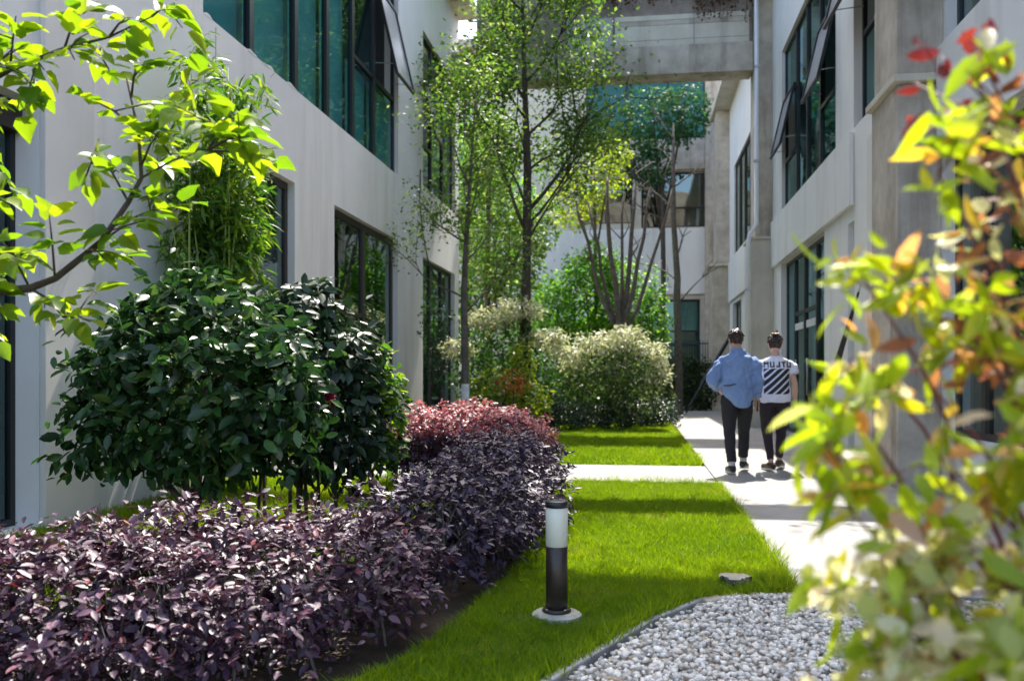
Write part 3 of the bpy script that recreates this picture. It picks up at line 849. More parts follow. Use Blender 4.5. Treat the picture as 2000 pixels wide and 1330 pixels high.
# unseen concrete overhead: a cross beam, plus slabs added to shade lawn and hedge
MB().box((-0.85, 8.75, 8.75), (2.58, 10.75, 9.1)).build('shade_slab', M['concrete'], rb)
MB().box((-1.25, 10.755, 8.75), (-0.3, 13.295, 9.1)).build('hedge_shade_slab', M['concrete'], rb)
MB().box((-0.849, 10.5, 9.105), (-0.31, 10.9, 9.3)).build('shade_slab_joint', M['concrete'], rb)
MB().box((-4.08, 13.3, 8.7), (2.58, 13.95, 9.1)).build('cross_beam', M['concrete'], rb)

rgc = np.random.default_rng(93)
cv_p, cv_n = [], []
for (ax, ay, bx, by, n) in ((-0.9, 10.75, 2.5, 10.75, 900), (-4.0, 13.3, 2.5, 13.3, 420), (-4.0, 13.95, 2.5, 13.95, 420), (-1.25, 10.8, -1.25, 13.2, 420), (-0.3, 10.8, -0.3, 13.2, 420)):
    f = rgc.random(n); lump = np.array([.5 + noise.noise(Vector((ax + (bx - ax) * t * 2.2, ay + (by - ay) * t * 2.2, 4))) for t in f])
    keep = rgc.random(n) < np.clip(lump * 1.3, .1, 1)
    q = np.column_stack([ax + (bx - ax) * f, ay + (by - ay) * f, np.full(n, 9.1)]) + rgc.normal(0, 1, (n, 3)) * np.array([.22, .30, .15])
    cv_p.append(q[keep]); cv_n.append(unit(rgc.normal(0, 1, (n, 3)) + np.array([0, 0, .6]))[keep])
foliage(rb, np.concatenate(cv_p), np.concatenate(cv_n), 0.12, 'oval', M['lf_ever'], rgc, 0, 'dapple_leaves', up=.6, outward=.4, jitter=.5)  # unseen leaves added along the overhead edges to dapple their shade

# ---- bridge
br = empty('concrete_bridge', (-0.7, 22.5, 8.5), 'weathered bare concrete bridge beam spanning between the two buildings', 'bridge')
MB().box((XL + 0.01, 22.0, 8.52), (2.74, 22.7, 9.22)).build('lower_beam', M['concrete'], br, bevel=0.015)
MB().box((-4.0, 22.12, 9.225), (2.74, 22.6, 11.3)).build('parapet', M['concrete_brown'], br, bevel=0.02)
z = 9.235
for h, mt in ((0.14, 'concrete_pale'), (0.36, 'concrete_pale'), (0.12, 'concrete'), (0.13, 'concrete_pale')):
    for a, b in ((-0.55, 1.35), (1.36, 2.66)):
        MB().box((a, 22.06, z), (b, 22.118, z + h - 0.006)).build('shuttering_board', M[mt], br, bevel=0.006)
    z += h
MB().box((-1.72, 22.05, 9.24), (-0.60, 22.118, 9.98)).build('grey_panel', M['kerb'], br, bevel=0.01)
MB().box((XL + 0.01, 21.94, 9.225), (-4.05, 22.7, 9.30)).build('beam_capping', M['concrete_pale'], br)

M['lf_dry'] = leaf_mat('leaf_dry', [(0.0, (0.05, 0.022, 0.014)), (0.6, (0.13, 0.055, 0.03)), (1.0, (0.24, 0.13, 0.07))], 0.25, 0.7, 1.3, 0.2)
cr = empty('dry_creeper', (0.5, 22.0, 10.2), 'reddish brown dry creeper hanging over the top of the concrete bridge', 'creeper')
rgc = np.random.default_rng(91)
cp_, cn_ = [], []; mbc = MB()
for i in range(70):
    x = rgc.uniform(-1.9, 2.6) if i % 3 else rgc.uniform(1.2, 2.65)
    L = rgc.uniform(.25, .85) * (1.35 if x > 1.4 else .8); y = 22.0 - rgc.uniform(0.02, .14)
    pts = [(x, 22.2, 10.95), (x + rgc.normal(0, .04), y, 10.8)] + [(x + rgc.normal(0, .05), y - .02, 10.75 - L * t) for t in (.35, .7, 1)]
    mbc.tube(pts, [.008, .008, .006, .005, .003], 5)
    for q in range(26):
        t = rgc.random(); c = np.array([x, y, 10.78 - L * t]) + rgc.normal(0, .05, 3) * np.array([1, .6, .6])
        cp_.append(c); cn_.append(unit(np.array([rgc.normal(0, .4), -1, rgc.normal(0, .4)])))
mbc.build('stems', M['bark'], cr)
foliage(cr, cp_, cn_, 0.085, 'simple', M['lf_dry'], rgc, 0, 'leaves', up=.2, outward=.6, jitter=.6, droop=.7)

# ---- rear building
YB = 36.0
TB = lambda u, n, w: (u, YB - n, w)
bb = empty('rear_building', (-2, 40, 0), 'pale concrete building with broad openings closing the far end', 'building')
OPB = [(-2.05, 2.75, 10.6, 12.95), (0.15, 2.75, 7.1, 9.3), (0.55, 2.45, 0.05, 4.25), (-4.95, -3.75, 4.6, 6.5), (-9.5, -6.0, 8.8, 11.5), (-9.5, -6.6, 1.0, 4.0), (-2.3, -0.2, 7.3, 9.1), (-3.0, -0.4, 0.05, 3.4)]
wall_mesh(TB, -14, 9, -0.1, 14.5, OPB).build('wall', M['concrete_pale'], bb)
MB().box((-14.2, -10, 14.5), (9.2, 0.4, 14.85), T=TB).build('roof', M['concrete'], bb)
for a, b in ((-14, -13.7), (8.7, 9.0)):
    MB().box((a, -10, -0.1), (b, -0.285, 14.49), T=TB).build('end_wall', M['concrete_pale'], bb)
MB().box((-13.69, -10, -0.1), (8.69, -9.8, 14.49), T=TB).build('rear_wall', M['room'], bb)
for w in (4.4, 9.4):
    MB().box((-13.69, -9.79, w), (8.69, -0.285, w + 0.3), T=TB).build('floor_slab', M['room'], bb)
MB().box((-6.5, 0.003, 4.45), (2.62, 0.10, 7.05), T=TB).build('white_band', M['white'], bb, bevel=0.01)
MB().box((-6.5, 0.003, 3.45), (0.5, 0.06, 4.40), T=TB).build('white_band', M['white'], bb, bevel=0.01)
MB().box((-2.1, 0.003, 9.35), (2.7, 0.18, 10.55), T=TB).build('concrete_spandrel', M['concrete'], bb, bevel=0.01)
MB().box((2.62, 0.003, -0.1), (3.2, 0.22, 13), T=TB).build('corner_pier', M['concrete'], bb, bevel=0.02)
window(TB, bb, -2.05, 2.75, 10.6, 12.95, (-0.4, 1.2), {}, glass='glass_green', nset=-0.1)
window(TB, bb, 0.15, 2.75, 7.1, 9.3, (1.4,), {1: [7.9]}, glass='glass_dark', nset=-0.2)
window(TB, bb, 0.55, 2.45, 0.05, 4.25, (1.5,), {0: [3.0], 1: [3.0]}, glass='glass', nset=-0.2, blinds=((0, 1), (1, 1)))
window(TB, bb, -4.95, -3.75, 4.6, 6.5, (), {}, glass='glass_dark', nset=-0.15)
window(TB, bb, -9.5, -6.0, 8.8, 11.5, (-8, -7), {}, glass='glass', nset=-0.15)
window(TB, bb, -9.5, -6.6, 1.0, 4.0, (-8,), {}, glass='glass_dark', nset=-0.15)
window(TB, bb, -3.0, -0.4, 0.05, 3.4, (-1.7,), {}, glass='glass_dark', nset=-0.15)
window(TB, bb, -2.3, -0.2, 7.3, 9.1, (-1.25,), {}, glass='glass_dark', nset=-0.2)
rail = empty('garden_railing', (1.5, 35.2, 0), 'dark teal upright railing before the far ground floor window', 'railing')
M['rail'] = plain('teal_rail', (0.02, 0.05, 0.055), 0.5)
for w in (0.2, 2.45):
    MB().box((0.4, 35.18, w), (2.7, 35.23, w + 0.05)).build('rail', M['rail'], rail)
for i in range(24):
    x = 0.42 + i * 0.098
    MB().box((x, 35.19, 0.0), (x + 0.022, 35.22, 2.6)).build('bar', M['rail'], rail)
# closed parasol and pole leaning by the right building
for a, b, nm, lab in (((2.83, 13.6, 1.22), (2.98, 12.72, 2.36), 'closed_parasol', 'black closed parasol leaning against the white pier by the shop front'),
                      ((1.5, 28.5, 0.08), (3.04, 29.5, 2.65), 'leaning_pole', 'dark pole leaning on the far wall beside the head of the person in blue')):
    t = empty(nm, (a[0], a[1], 0), lab, 'parasol' if 'parasol' in lab else 'pole')
    a, b = Vector(a), Vector(b)
    d = (b - a).normalized()
    if 'parasol' in lab:
        lo = a - d * 1.0
        MB().tube([lo, lo + d * 0.8, a + d * 0.1, a + d * 0.5, b], [0.014, 0.015, 0.05, 0.04, 0.016], 10).build('folded_canopy', M['frame'], t, True)
        MB().tube([b, b + d * 0.12], [0.014, 0.006], 8).build('tip', M['steel'], t)
    else:
        MB().tube([a, a + d * .9, a + d * 1.2, b - d * .3, b], [.03, .04, .075, .06, .03], 10).build('shaft', M['frame'], t, True)
        MB().tube([a - d * .08, a], [.035, .035], 8).build('ferrule', M['steel'], t)


# ------------------------------------------------------------------ bollard light
M['pad'] = surface('pale_cement_pad', (0.30, 0.30, 0.25), (0.46, 0.45, 0.39), 14, .9, (0.10, 0.13, 0.04), .8, streak=False, bump_s=.4)
bo = empty('bollard_light', (-0.40, 4.47, 0), 'short dark bollard lamp with frosted white band standing on the lawn', 'bollard light')
m, nt, b = new_mat('frosted_diffuser')
b.inputs['Base Color'].default_value = (0.68, 0.68, 0.58, 1); b.inputs['Roughness'].default_value = 0.45
b.inputs['Subsurface Weight'].default_value = 0.6; b.inputs['Subsurface Radius'].default_value = (0.05, 0.05, 0.04)
cx, cyy = -0.40, 4.47


def ring(name, z0, z1, r0, r1, mat, n=40, bev=0.003):
    return MB().rings([(cx, cyy, z0, r0 - bev, r0 - bev), (cx, cyy, z0 + bev, r0, r0), (cx, cyy, z1 - bev, r1, r1), (cx, cyy, z1, r1 - bev, r1 - bev)], n).build(name, mat, bo, True)


ring('post', 0.0535, 0.362, 0.0545, 0.0545, M['metal_dark'])
ring('diffuser', 0.3625, 0.556, 0.0555, 0.0555, m)
ring('cap', 0.5565, 0.588, 0.0575, 0.0570, M['frame'])
ring('base_flange', 0.0365, 0.053, 0.073, 0.070, M['metal_dark'])
MB().rings([(cx, cyy, -0.01, 0.125, 0.125), (cx, cyy, 0.024, 0.125, 0.122), (cx, cyy, 0.036, 0.108, 0.106)], 40).build('footing', M['pad'], bo)
for k in range(4):
    a = 0.785 + k * 1.571
    MB().rings([(cx + 0.064 * math.cos(a), cyy + 0.064 * math.sin(a), 0.0535, 0.006, 0.006), (cx + 0.064 * math.cos(a), cyy + 0.064 * math.sin(a), 0.059, 0.005, 0.005)], 6).build('bolt', M['steel'], bo)
# clear the blades under the post footing
for o in list(bpy.data.objects):
    if o.name == 'grass':
        me = o.data; nv = len(me.vertices)
        co = np.empty(nv * 3, np.float32); me.vertices.foreach_get('co', co); co = co.reshape(-1, 5, 3)
        d = np.hypot(co[:, 0, 0] - cx, co[:, 0, 1] - cyy)
        inside = (d < 0.078) | ((d < 0.125) & (np.arange(len(d)) % 4 > 0))
        co[inside, :, 2] = -0.02
        thin = (d < 0.30) & ~inside & (co[:, 0, 1] < cyy)
        co[thin, :, 2] *= 0.55
        me.vertices.foreach_set('co', co.ravel()); me.update()


# ------------------------------------------------------------------ hedges and shrubs
def hedge_blobs(line, step=0.22):
    """line: (x, y, half width, height) knots -> row of squat ellipsoids."""
    out = []
    for a, b in zip(line[:-1], line[1:]):
        L = math.hypot(b[0] - a[0], b[1] - a[1]); n = max(1, int(L / step))
        for i in range(n):
            t = i / n
            x, y, w, h = [a[k] + (b[k] - a[k]) * t for k in range(4)]
            out.append((x + random.uniform(-.06, .06), y + random.uniform(-.06, .06), h * 0.55, w * random.uniform(.9, 1.08), w * random.uniform(.9, 1.08), h * 0.45 * random.uniform(.9, 1.1)))
    return out


def twigs(blobs, n, mat, parent, rng, r=0.006, base_z=0.0, name='twigs'):
    mb = MB()
    for i in range(n):
        B = blobs[rng.integers(len(blobs))]
        x, y = B[0] + rng.uniform(-.6, .6) * B[3], B[1] + rng.uniform(-.6, .6) * B[4]
        d = rng.normal(0, 0.3, 2) * B[3]
        top = B[2] + B[5] * 0.6
        mb.tube([(x - d[0] * .5, y - d[1] * .5, base_z), (x, y, base_z + (top - base_z) * .5), (x + d[0], y + d[1], top)], [r, r * .8, r * .4], 5)
    o = mb.build(name, mat, parent)
    o['kind'] = 'stuff'
    return o


def sprays(P, N, count, per, L, rng):
    """Arching twigs leaving the skin of a hedge, leaves in two flat rows along each: points, normals, frames."""
    pp, nn, rr = [], [], []
    for i in rng.choice(len(P), count):
        d = unit(N[i] * np.array([1, 1, .55]) + rng.normal(0, .45, 3) + np.array([0, 0, .15]))
        up = unit(np.array([0, 0, 1.0]) + rng.normal(0, .22, 3) + N[i] * .25)
        sd = unit(np.cross(up, d)); ln = L * rng.uniform(.5, 1.5)
        base = P[i] - d * ln * .45
        for q in range(per):
            f = (q + .5) / per
            c = base + d * ln * f + np.array([0, 0, -.35 * ln * f * f]) + rng.normal(0, .004, 3)
            x = unit(sd * (1 if q % 2 else -1) * .8 + d * .75 + rng.normal(0, .2, 3))
            z = up + rng.normal(0, .2, 3); z = unit(z - x * (z * x).sum()); y = np.cross(z, x)
            pp.append(c); nn.append(N[i]); rr.append(np.stack([x, y, z], 1))
    return np.array(pp), np.array(nn), np.array(rr)


rng = np.random.default_rng(11)
# near purple hedge
h1 = empty('purple_hedge', (-1.7, 3.5, 0), 'wide low hedge of glossy dark purple leaves filling the lower left corner', 'hedge')
BA = hedge_blobs([(-3.0, 3.35, 0.50, 0.50), (-2.2, 3.38, 0.52, 0.50), (-1.68, 3.62, 0.46, 0.50), (-1.42, 4.1, 0.44, 0.53), (-1.5, 4.5, .42, .54)], 0.2) + hedge_blobs([(-2.7, 3.7, 0.5, 0.5), (-2.2, 4.1, 0.55, 0.52), (-1.8, 4.5, 0.5, 0.54)], 0.22)
BA = [(x, y, z + .01, a_, b_, c_ * 1.05) for x, y, z, a_, b_, c_ in BA]
P, N = blob_points(BA, 9000, rng, 0.16, 0.7, 3.2, 0.02, 0.5)
sp_, sn_, sr_ = sprays(P, N, 1150, 11, .17, rng)
R0 = leaf_frames(N, rng, 0.7, 0.45, 0.42, 0.15)
foliage(h1, np.concatenate([P, sp_]), np.concatenate([N, sn_]), 0.043, 'oval', M['lf_purple'], rng, 300, 'foliage', R=np.concatenate([R0, sr_]), var=.5)
twigs(BA, 160, M['bark_grey'], h1, rng, 0.007)
# violet hedge running diagonally
h2 = empty('violet_hedge', (-1.0, 5.8, 0), 'dark violet stretch of hedge curving away beside the bollard lamp', 'hedge')
lineB = [(-1.2, 5.0, 0.42, 0.58), (-1.1, 5.6, 0.43, 0.64), (-1.05, 6.5, 0.46, 0.68), (-1.1, 7.5, 0.48, 0.72), (-1.25, 8.4, 0.45, 0.76)]
BB = hedge_blobs(lineB, 0.2)
P, N = blob_points(BB, 9000, rng, 0.16, 0.7, 3.2, 0.03, 0.4)
sp_, sn_, sr_ = sprays(P, N, 900, 10, .17, rng)
R0 = leaf_frames(N, rng, 0.7, 0.5, 0.4, 0.2)
foliage(h2, np.concatenate([P, sp_]), np.concatenate([N, sn_]), 0.045, 'oval', M['lf_violet'], rng, 250, 'foliage', R=np.concatenate([R0, sr_]), var=.45)
twigs(BB, 110, M['bark_grey'], h2, rng, 0.007)
# pink-topped hedge
h3 = empty('pink_hedge', (-1.4, 8.5, 0), 'hedge end with fresh pink red leaves on top in front of the cross path', 'hedge')
lineC = [(-1.22, 8.9, 0.44, 0.80), (-1.5, 9.35, 0.42, 0.86), (-1.95, 9.5, 0.42, 0.88), (-2.6, 9.55, 0.38, 0.82)]
BC = hedge_blobs(lineC, 0.2)
BC = [(x, y, z + 0.08, a, b, c * 0.85) for x, y, z, a, b, c in BC]
P, N = blob_points(BC, 15000, rng, 0.15, 0.5, 3.0, 0.1, 0.25)
top = (N[:, 2] > 0.12) & (rng.random(len(P)) < 0.85)
foliage(h3, P[top], N[top], 0.050, 'oval', M['lf_pink'], rng, 200, 'pink_foliage', up=0.7, outward=0.5, jitter=0.35)
foliage(h3, P[~top], N[~top], 0.050, 'oval', M['lf_purple'], rng, 60, 'purple_foliage', up=0.5, outward=0.5, jitter=0.4)
twigs(BC, 120, M['bark_grey'], h3, rng, 0.007)

# round glossy shrub
s1 = empty('round_shrub', (-2.95, 5.65, 0), 'big round shrub of glossy dark green leaves on a short trunk', 'shrub')
tub, tips = [], []
MBt = MB()
for dx, dy in ((-.35, .1), (.3, -.1), (.05, .3), (-.1, -.3), (.5, .2), (-.5, -.1)):
    grow(rng, (-2.95, 5.65, 0.3), (dx, dy, 0.9), 0.55, 0.028, 2, tub, tips, 0.6, 0.05)
MBt.tube([(-2.95, 5.65, -0.05), (-2.96, 5.66, 0.15), (-2.95, 5.65, 0.42)], [0.045, 0.038, 0.034], 10)
for p_, r_ in tub: MBt.tube(p_, r_, 6)
MBt.build('trunk', M['bark'], s1, True)
BS = [(-2.95, 5.7, 1.10, 0.66, 0.6, 0.52), (-3.36, 5.6, 0.95, 0.36, 0.4, 0.34), (-2.55, 5.65, 1.02, 0.42, 0.45, 0.42), (-2.8, 5.7, 1.46, 0.46, 0.45, 0.34), (-3.15, 5.65, 1.36, 0.38, 0.4, 0.32), (-3.1, 5.6, 0.86, 0.40, 0.4, 0.28), (-3.5, 5.6, 1.2, .2, .25, .2), (-2.62, 5.6, .80, .26, .3, .22), (-3.45, 5.5, .74, .2, .25, .18), (-2.3, 5.7, 1.2, .25, .3, .25), (-2.95, 5.7, 1.72, .25, .25, .2), (-3.25, 5.6, 1.6, .16, .2, .16)]
P, N = blob_points(BS, 4300, rng, 0.35, 0.8, 3.4, 0.46, 0.4)
sh_p, sh_n = [], []
for i in rng.choice(len(P), 90, replace=False):
    d = unit(N[i] + rng.normal(0, .3, 3) + np.array([0, 0, .35])); L = rng.uniform(.10, .26)
    for q in range(6):
        sh_p.append(P[i] + d * L * (q + 1) / 6 + rng.normal(0, .02, 3)); sh_n.append(unit(d + rng.normal(0, .5, 3)))
P = np.concatenate([P, sh_p]); N = np.concatenate([N, sh_n])
foliage(s1, P, N, 0.100, 'oval', M['lf_shrub'], rng, 300, 'crown', up=0.5, outward=0.55, jitter=0.55, droop=0.35, var=.4)
s2 = empty('dark_shrub', (-2.5, 7.2, 0), 'darker bluish green shrub behind the right side of the round shrub', 'shrub')
BS2 = [(-2.62, 6.9, 1.1, 0.48, 0.5, 0.62), (-2.36, 7.0, 0.85, 0.40, 0.5, 0.5), (-2.9, 6.9, 1.4, 0.42, 0.45, 0.42), (-2.25, 6.9, 1.3, .22, .3, .3), (-2.6, 6.9, 1.75, .22, .3, .2)]
P, N = blob_points(BS2, 4000, rng, 0.3, 0.8, 3.0, 0.2, 0.35)
foliage(s2, P, N, 0.10, 'oval', M['lf_shrub2'], rng, 220, 'crown', up=0.5, outward=0.6, jitter=0.5, droop=0.3)
side = [(-2.12, 7.2, 0.95, 0.22, 0.3, 0.5)]
P, N = blob_points(side, 700, rng, 0.3, 0.3, 3.0, 0.2, 0.35)
foliage(s2, P, N, 0.08, 'oval', M['lf_bamboo'], rng, 40, 'light_shoots', up=0.5, outward=0.6, jitter=0.5)
twigs(BS2, 11, M['bark'], s2, rng, 0.016, name='stems')
# two camellia blooms
for (fx, fy, fz, mt, lab) in ((-2.28, 6.42, 1.02, 'lf_crimson', 'single red camellia bloom on the dark shrub'),):
    P, N = blob_points([(fx, fy, fz, 0.035, 0.035, 0.035)], 40, rng, 0.3, 0.1)
    foliage(s2, P, N, 0.055, 'round', M[mt], rng, 0, 'red_bloom', up=0, outward=1.0, jitter=0.3, stuff=False)

# bamboo by the wall
bm_ = empty('bamboo_clump', (-4.15, 8.75, 0), 'tall feathery bamboo clump against the white wall behind the round shrub', 'bamboo')
culms = MB(); BP, BN = [], []
for i in range(26):
    x, y = -4.2 + rng.normal(0, 0.12), 8.75 + rng.normal(0, 0.24)
    hgt = rng.uniform(2.2, 4.5) if i > 6 else rng.uniform(4.1, 4.6)
    lx, ly = rng.normal(0.06, 0.18), rng.normal(-0.05, 0.3)
    pts = [(min(x + lx * t ** 2.2, 9), y + ly * t ** 2.2, hgt * t * (1 - 0.04 * t)) for t in (0, .2, .4, .6, .8, 1)]
    pts = [(max(p[0], -4.5), p[1], p[2]) for p in pts]
    culms.tube(pts, [0.014, 0.014, 0.013, 0.011, 0.008, 0.003], 6)
    for t in rng.uniform(0.22, 1.0, 24):
        k = min(int(t * 5), 4); f = t * 5 - k
        c = np.array(pts[k]) * (1 - f) + np.array(pts[k + 1]) * f
        a = rng.uniform(0, 6.28); L = rng.uniform(0.12, 0.40) * (1.15 - 0.4 * t)
        e = c + np.array([math.cos(a) * L, math.sin(a) * L, rng.uniform(-0.02, 0.22)])
        e[0] = max(e[0], -4.52)
        culms.tube([c, (c + e) / 2 + np.array([0, 0, .04]), e], [0.003, 0.0025, 0.0015], 4)
        for q in range(13):
            tt = rng.uniform(0.2, 1.05)
            BP.append(c + (e - c) * tt + rng.normal(0, 0.03, 3)); BN.append(unit(np.array([math.cos(a), math.sin(a), 0.1]) + rng.normal(0, .5, 3)))
culms.build('culms', M['stem_green'], bm_, True)
BP = np.array(BP); BN = np.array(BN); BP[:, 0] = np.maximum(BP[:, 0], -4.5)
foliage(bm_, BP, BN, 0.15, 'long', M['lf_bamboo'], rng, 300, 'leaves', up=0.5, outward=0.3, jitter=0.6, droop=0.6)
# slim weeping plant left of it
yw = empty('wall_fern', (-4.4, 8.35, 0), 'spiky narrow leaved plant arching against the wall left of the bamboo', 'plant')
fp, fn = [], []
st = MB()
for zc, rr in ((2.55, 0.26), (2.2, 0.2)):
    c = np.array([-4.30, 8.4, zc])
    st.tube([(-4.4, 8.4, 0), (-4.36, 8.38, zc * .5), tuple(c)], [0.014, 0.012, 0.008], 6)
    for i in range(150):
        d = unit(rng.normal(0, 1, 3) + np.array([0.3, 0, 0.2]))
        fp.append(c + d * rng.uniform(0.02, rr) * np.array([.6, 1, 1])); fn.append(d)
st.build('stems', M['bark'], yw, True)
foliage(yw, fp, fn, 0.16, 'long', M['lf_shrub'], rng, 60, 'leaves', up=0.2, outward=0.2, jitter=0.5, droop=0.5)


# ------------------------------------------------------------------ mid-distance trees and shrubs
def tree(name, label, base, trunk, limbs, mat_bark, mat_leaf, leaf_size, per, rad, seed, lvl=2, group=None, kind='simple', spread=0.6, upb=0.12, flat=0.6, sides=8, singles=0, L0=1.6, leaves=True, extra=None):
    rng = np.random.default_rng(seed)
    t = empty(name, base, label, 'tree', group)
    mb = MB()
    pts = [p[:3] for p in trunk]; rads = [p[3] for p in trunk]
    mb.tube(pts, rads, 10)
    tub, tips = [], []
    for (p, d, L, r) in limbs:
        grow(rng, p, d, L, r, lvl, tub, tips, spread, upb)
    for p_, r_ in tub: mb.tube(p_, r_, 6)
    mb.build('trunk', M[mat_bark], t, True)
    if leaves:
        P, N = around(tips, per, rad, rng, flat)
        if extra is not None:
            P = np.concatenate([P, extra[0]]); N = np.concatenate([N, extra[1]])
        foliage(t, P, N, leaf_size, kind, M[mat_leaf], rng, singles, 'crown', up=0.7, outward=0.3, jitter=0.5)
    return t, tips


def limb_set(rng, axis_pts, n, z0, z1, L, r, outw=0.9):
    """Limbs leaving a trunk polyline between two heights."""
    out = []
    zs = np.linspace(z0, z1, n)
    for i, z in enumerate(zs):
        for a, b in zip(axis_pts[:-1], axis_pts[1:]):
            if a[2] <= z <= b[2]:
                f = (z - a[2]) / (b[2] - a[2])
                p = [a[k] + (b[k] - a[k]) * f for k in range(3)]
                ang = i * 2.4 + rng.uniform(-.4, .4)
                out.append((p, (math.cos(ang) * outw, math.sin(ang) * outw, rng.uniform(0.45, 0.9)), L * rng.uniform(.75, 1.2) * (1 - 0.35 * i / n), r))
                break
    return out


rg2 = np.random.default_rng(21)
tk = [(-2.5, 20, 0, 0.13), (-2.49, 20, 2.5, 0.115), (-2.46, 20, 4.6, 0.10), (-2.45, 20, 5.9, 0.09), (-2.5, 20, 7.4, 0.065), (-2.55, 20, 9.0, 0.045), (-2.57, 20, 10.4, 0.02)]
lm = limb_set(rg2, tk, 15, 4.6, 10.2, 1.5, 0.035)
lm += [((-2.46, 20, 4.9), (0.6, 0.0, 1.0), 2.4, 0.05), ((-2.46, 20, 4.4), (-0.55, 0.2, 1.0), 2.2, 0.045), ((-2.48, 20, 4.2), (0.7, -.2, .9), 1.6, 0.03)]
tree('courtyard_tree', 'tall slender tree with dark trunk and airy crown rising before the bridge', (-2.5, 20, 0), tk, lm, 'bark', 'lf_tree', 0.112, 17, 0.28, 31, 2, 'trees of the courtyard')
tk = [(-3.1, 16, 0, 0.075), (-3.1, 16, 1.08, 0.07), (-3.12, 16, 2.8, 0.06), (-3.05, 16, 4.2, 0.04), (-2.95, 16, 5.6, 0.02), (-2.9, 16, 6.4, 0.01)]
lm = limb_set(rg2, tk, 12, 2.3, 6.0, 1.0, 0.02, 0.6)
t2, _ = tree('young_tree', 'young slim tree with whitewashed foot beside the left wall', (-3.1, 16, 0), tk, lm, 'bark_grey', 'lf_tree', 0.08, 7, 0.2, 32, 2, 'trees of the courtyard', upb=0.25)
MB().tube([(-3.1, 16, 0.0), (-3.1, 16, 0.55), (-3.1, 16, 1.07)], [0.082, 0.078, 0.0745], 14).build('whitewash', M['limewash'], t2, True)
tk = [(-0.45, 25, 0, 0.19), (-0.45, 25, 1.6, 0.17), (-0.48, 25, 2.3, 0.16), (-0.5, 25, 2.7, 0.12)]
rv = np.random.default_rng(33)
vt = empty('vase_tree', (-0.45, 25, 0), 'bare pruned tree forking low into many upright limbs', 'tree', 'trees of the courtyard')
mb = MB(); mb.tube([p[:3] for p in tk], [p[3] for p in tk], 12)
for tgt, r in (((-1.75, 25, 6.3), .055), ((-1.35, 25.2, 6.1), .05), ((-0.85, 24.8, 6.6), .075), ((-0.05, 25.2, 6.6), .07), ((0.35, 24.9, 6.4), .06), ((1.0, 25.1, 6.4), .05), ((-0.4, 25.4, 6.4), .05)):
    s = Vector((-0.48, 25, 2.3)); e = Vector(tgt)
    pts = []
    for i in range(7):
        t = i / 6
        p = s.lerp(e, t); p.x = s.x + (e.x - s.x) * (t ** 0.75) + rv.normal(0, .03); p.y += rv.normal(0, .03)
        pts.append(p)
    mb.tube(pts, [r * (1.25 - .7 * i / 6) for i in range(7)], 8)
    for k in range(3):
        q = pts[rv.integers(3, 7)]
        mb.tube([q, q + Vector((rv.normal(0, .25), rv.normal(0, .2), .4)), q + Vector((rv.normal(0, .45), rv.normal(0, .3), .9))], [0.02, .014, .006], 5)
mb.build('trunk', M['bark_grey'], vt, True)
tk = [(1.28, 28, 0, 0.12), (1.25, 28, 2, 0.11), (1.2, 28, 3.6, 0.11), (1.22, 28, 4.2, .10), (1.1, 28, 6, 0.08), (1.09, 28, 8, 0.05), (1.1, 28, 9, .02)]
tree('bare_tree', 'thin dark leafless tree in front of the far white wall', (1.28, 28, 0), tk, limb_set(rg2, tk, 8, 3.4, 8.5, 1.0, 0.03, .8), 'bark_grey', 'lf_tree', .1, 1, .2, 34, 1, 'trees of the courtyard', leaves=False)
# leafy trees beyond the bridge
def crown_tree(name, label, x, y, blobs, n, size, mat, seed, kind='simple', trunk_r=0.12, bark='bark', cat='tree', group=None, lump=0.3, singles=0, up=0.6, inner=0.3):
    rng = np.random.default_rng(seed)
    t = empty(name, (x, y, 0), label, cat, group)
    P, N = blob_points(blobs, n, rng, 0.3, lump, 2.6, 0.05, inner)
    foliage(t, P, N, size, kind, M[mat], rng, singles, 'crown', up=up, outward=0.5, jitter=0.5)
    mb = MB()
    lo = min(b[2] - b[5] for b in blobs)
    if trunk_r > 0.05:
        mb.tube([(x, y, 0), (x + .05, y, max(lo, .4) * .6), (x, y, max(lo, .4) + .6)], [trunk_r, trunk_r * .85, trunk_r * .7], 8)
    for b in blobs:
        s = Vector((x, y, max(lo * .8, 0.0))); e = Vector(b[:3])
        mb.tube([s, s.lerp(e, .5) + Vector((0, 0, .1)), e, e + Vector((0, 0, b[5] * .5))], [trunk_r * .5, trunk_r * .4, trunk_r * .28, trunk_r * .1], 6)
        for k in range(5):
            a = rng.normal(0, 1, 3); a = a / np.linalg.norm(a) * .7
            mb.tube([e, e + Vector((a[0] * b[3], a[1] * b[4], a[2] * b[5]))], [trunk_r * .2, trunk_r * .06], 5)
    mb.build('trunk', M[bark], t, True)
    return t


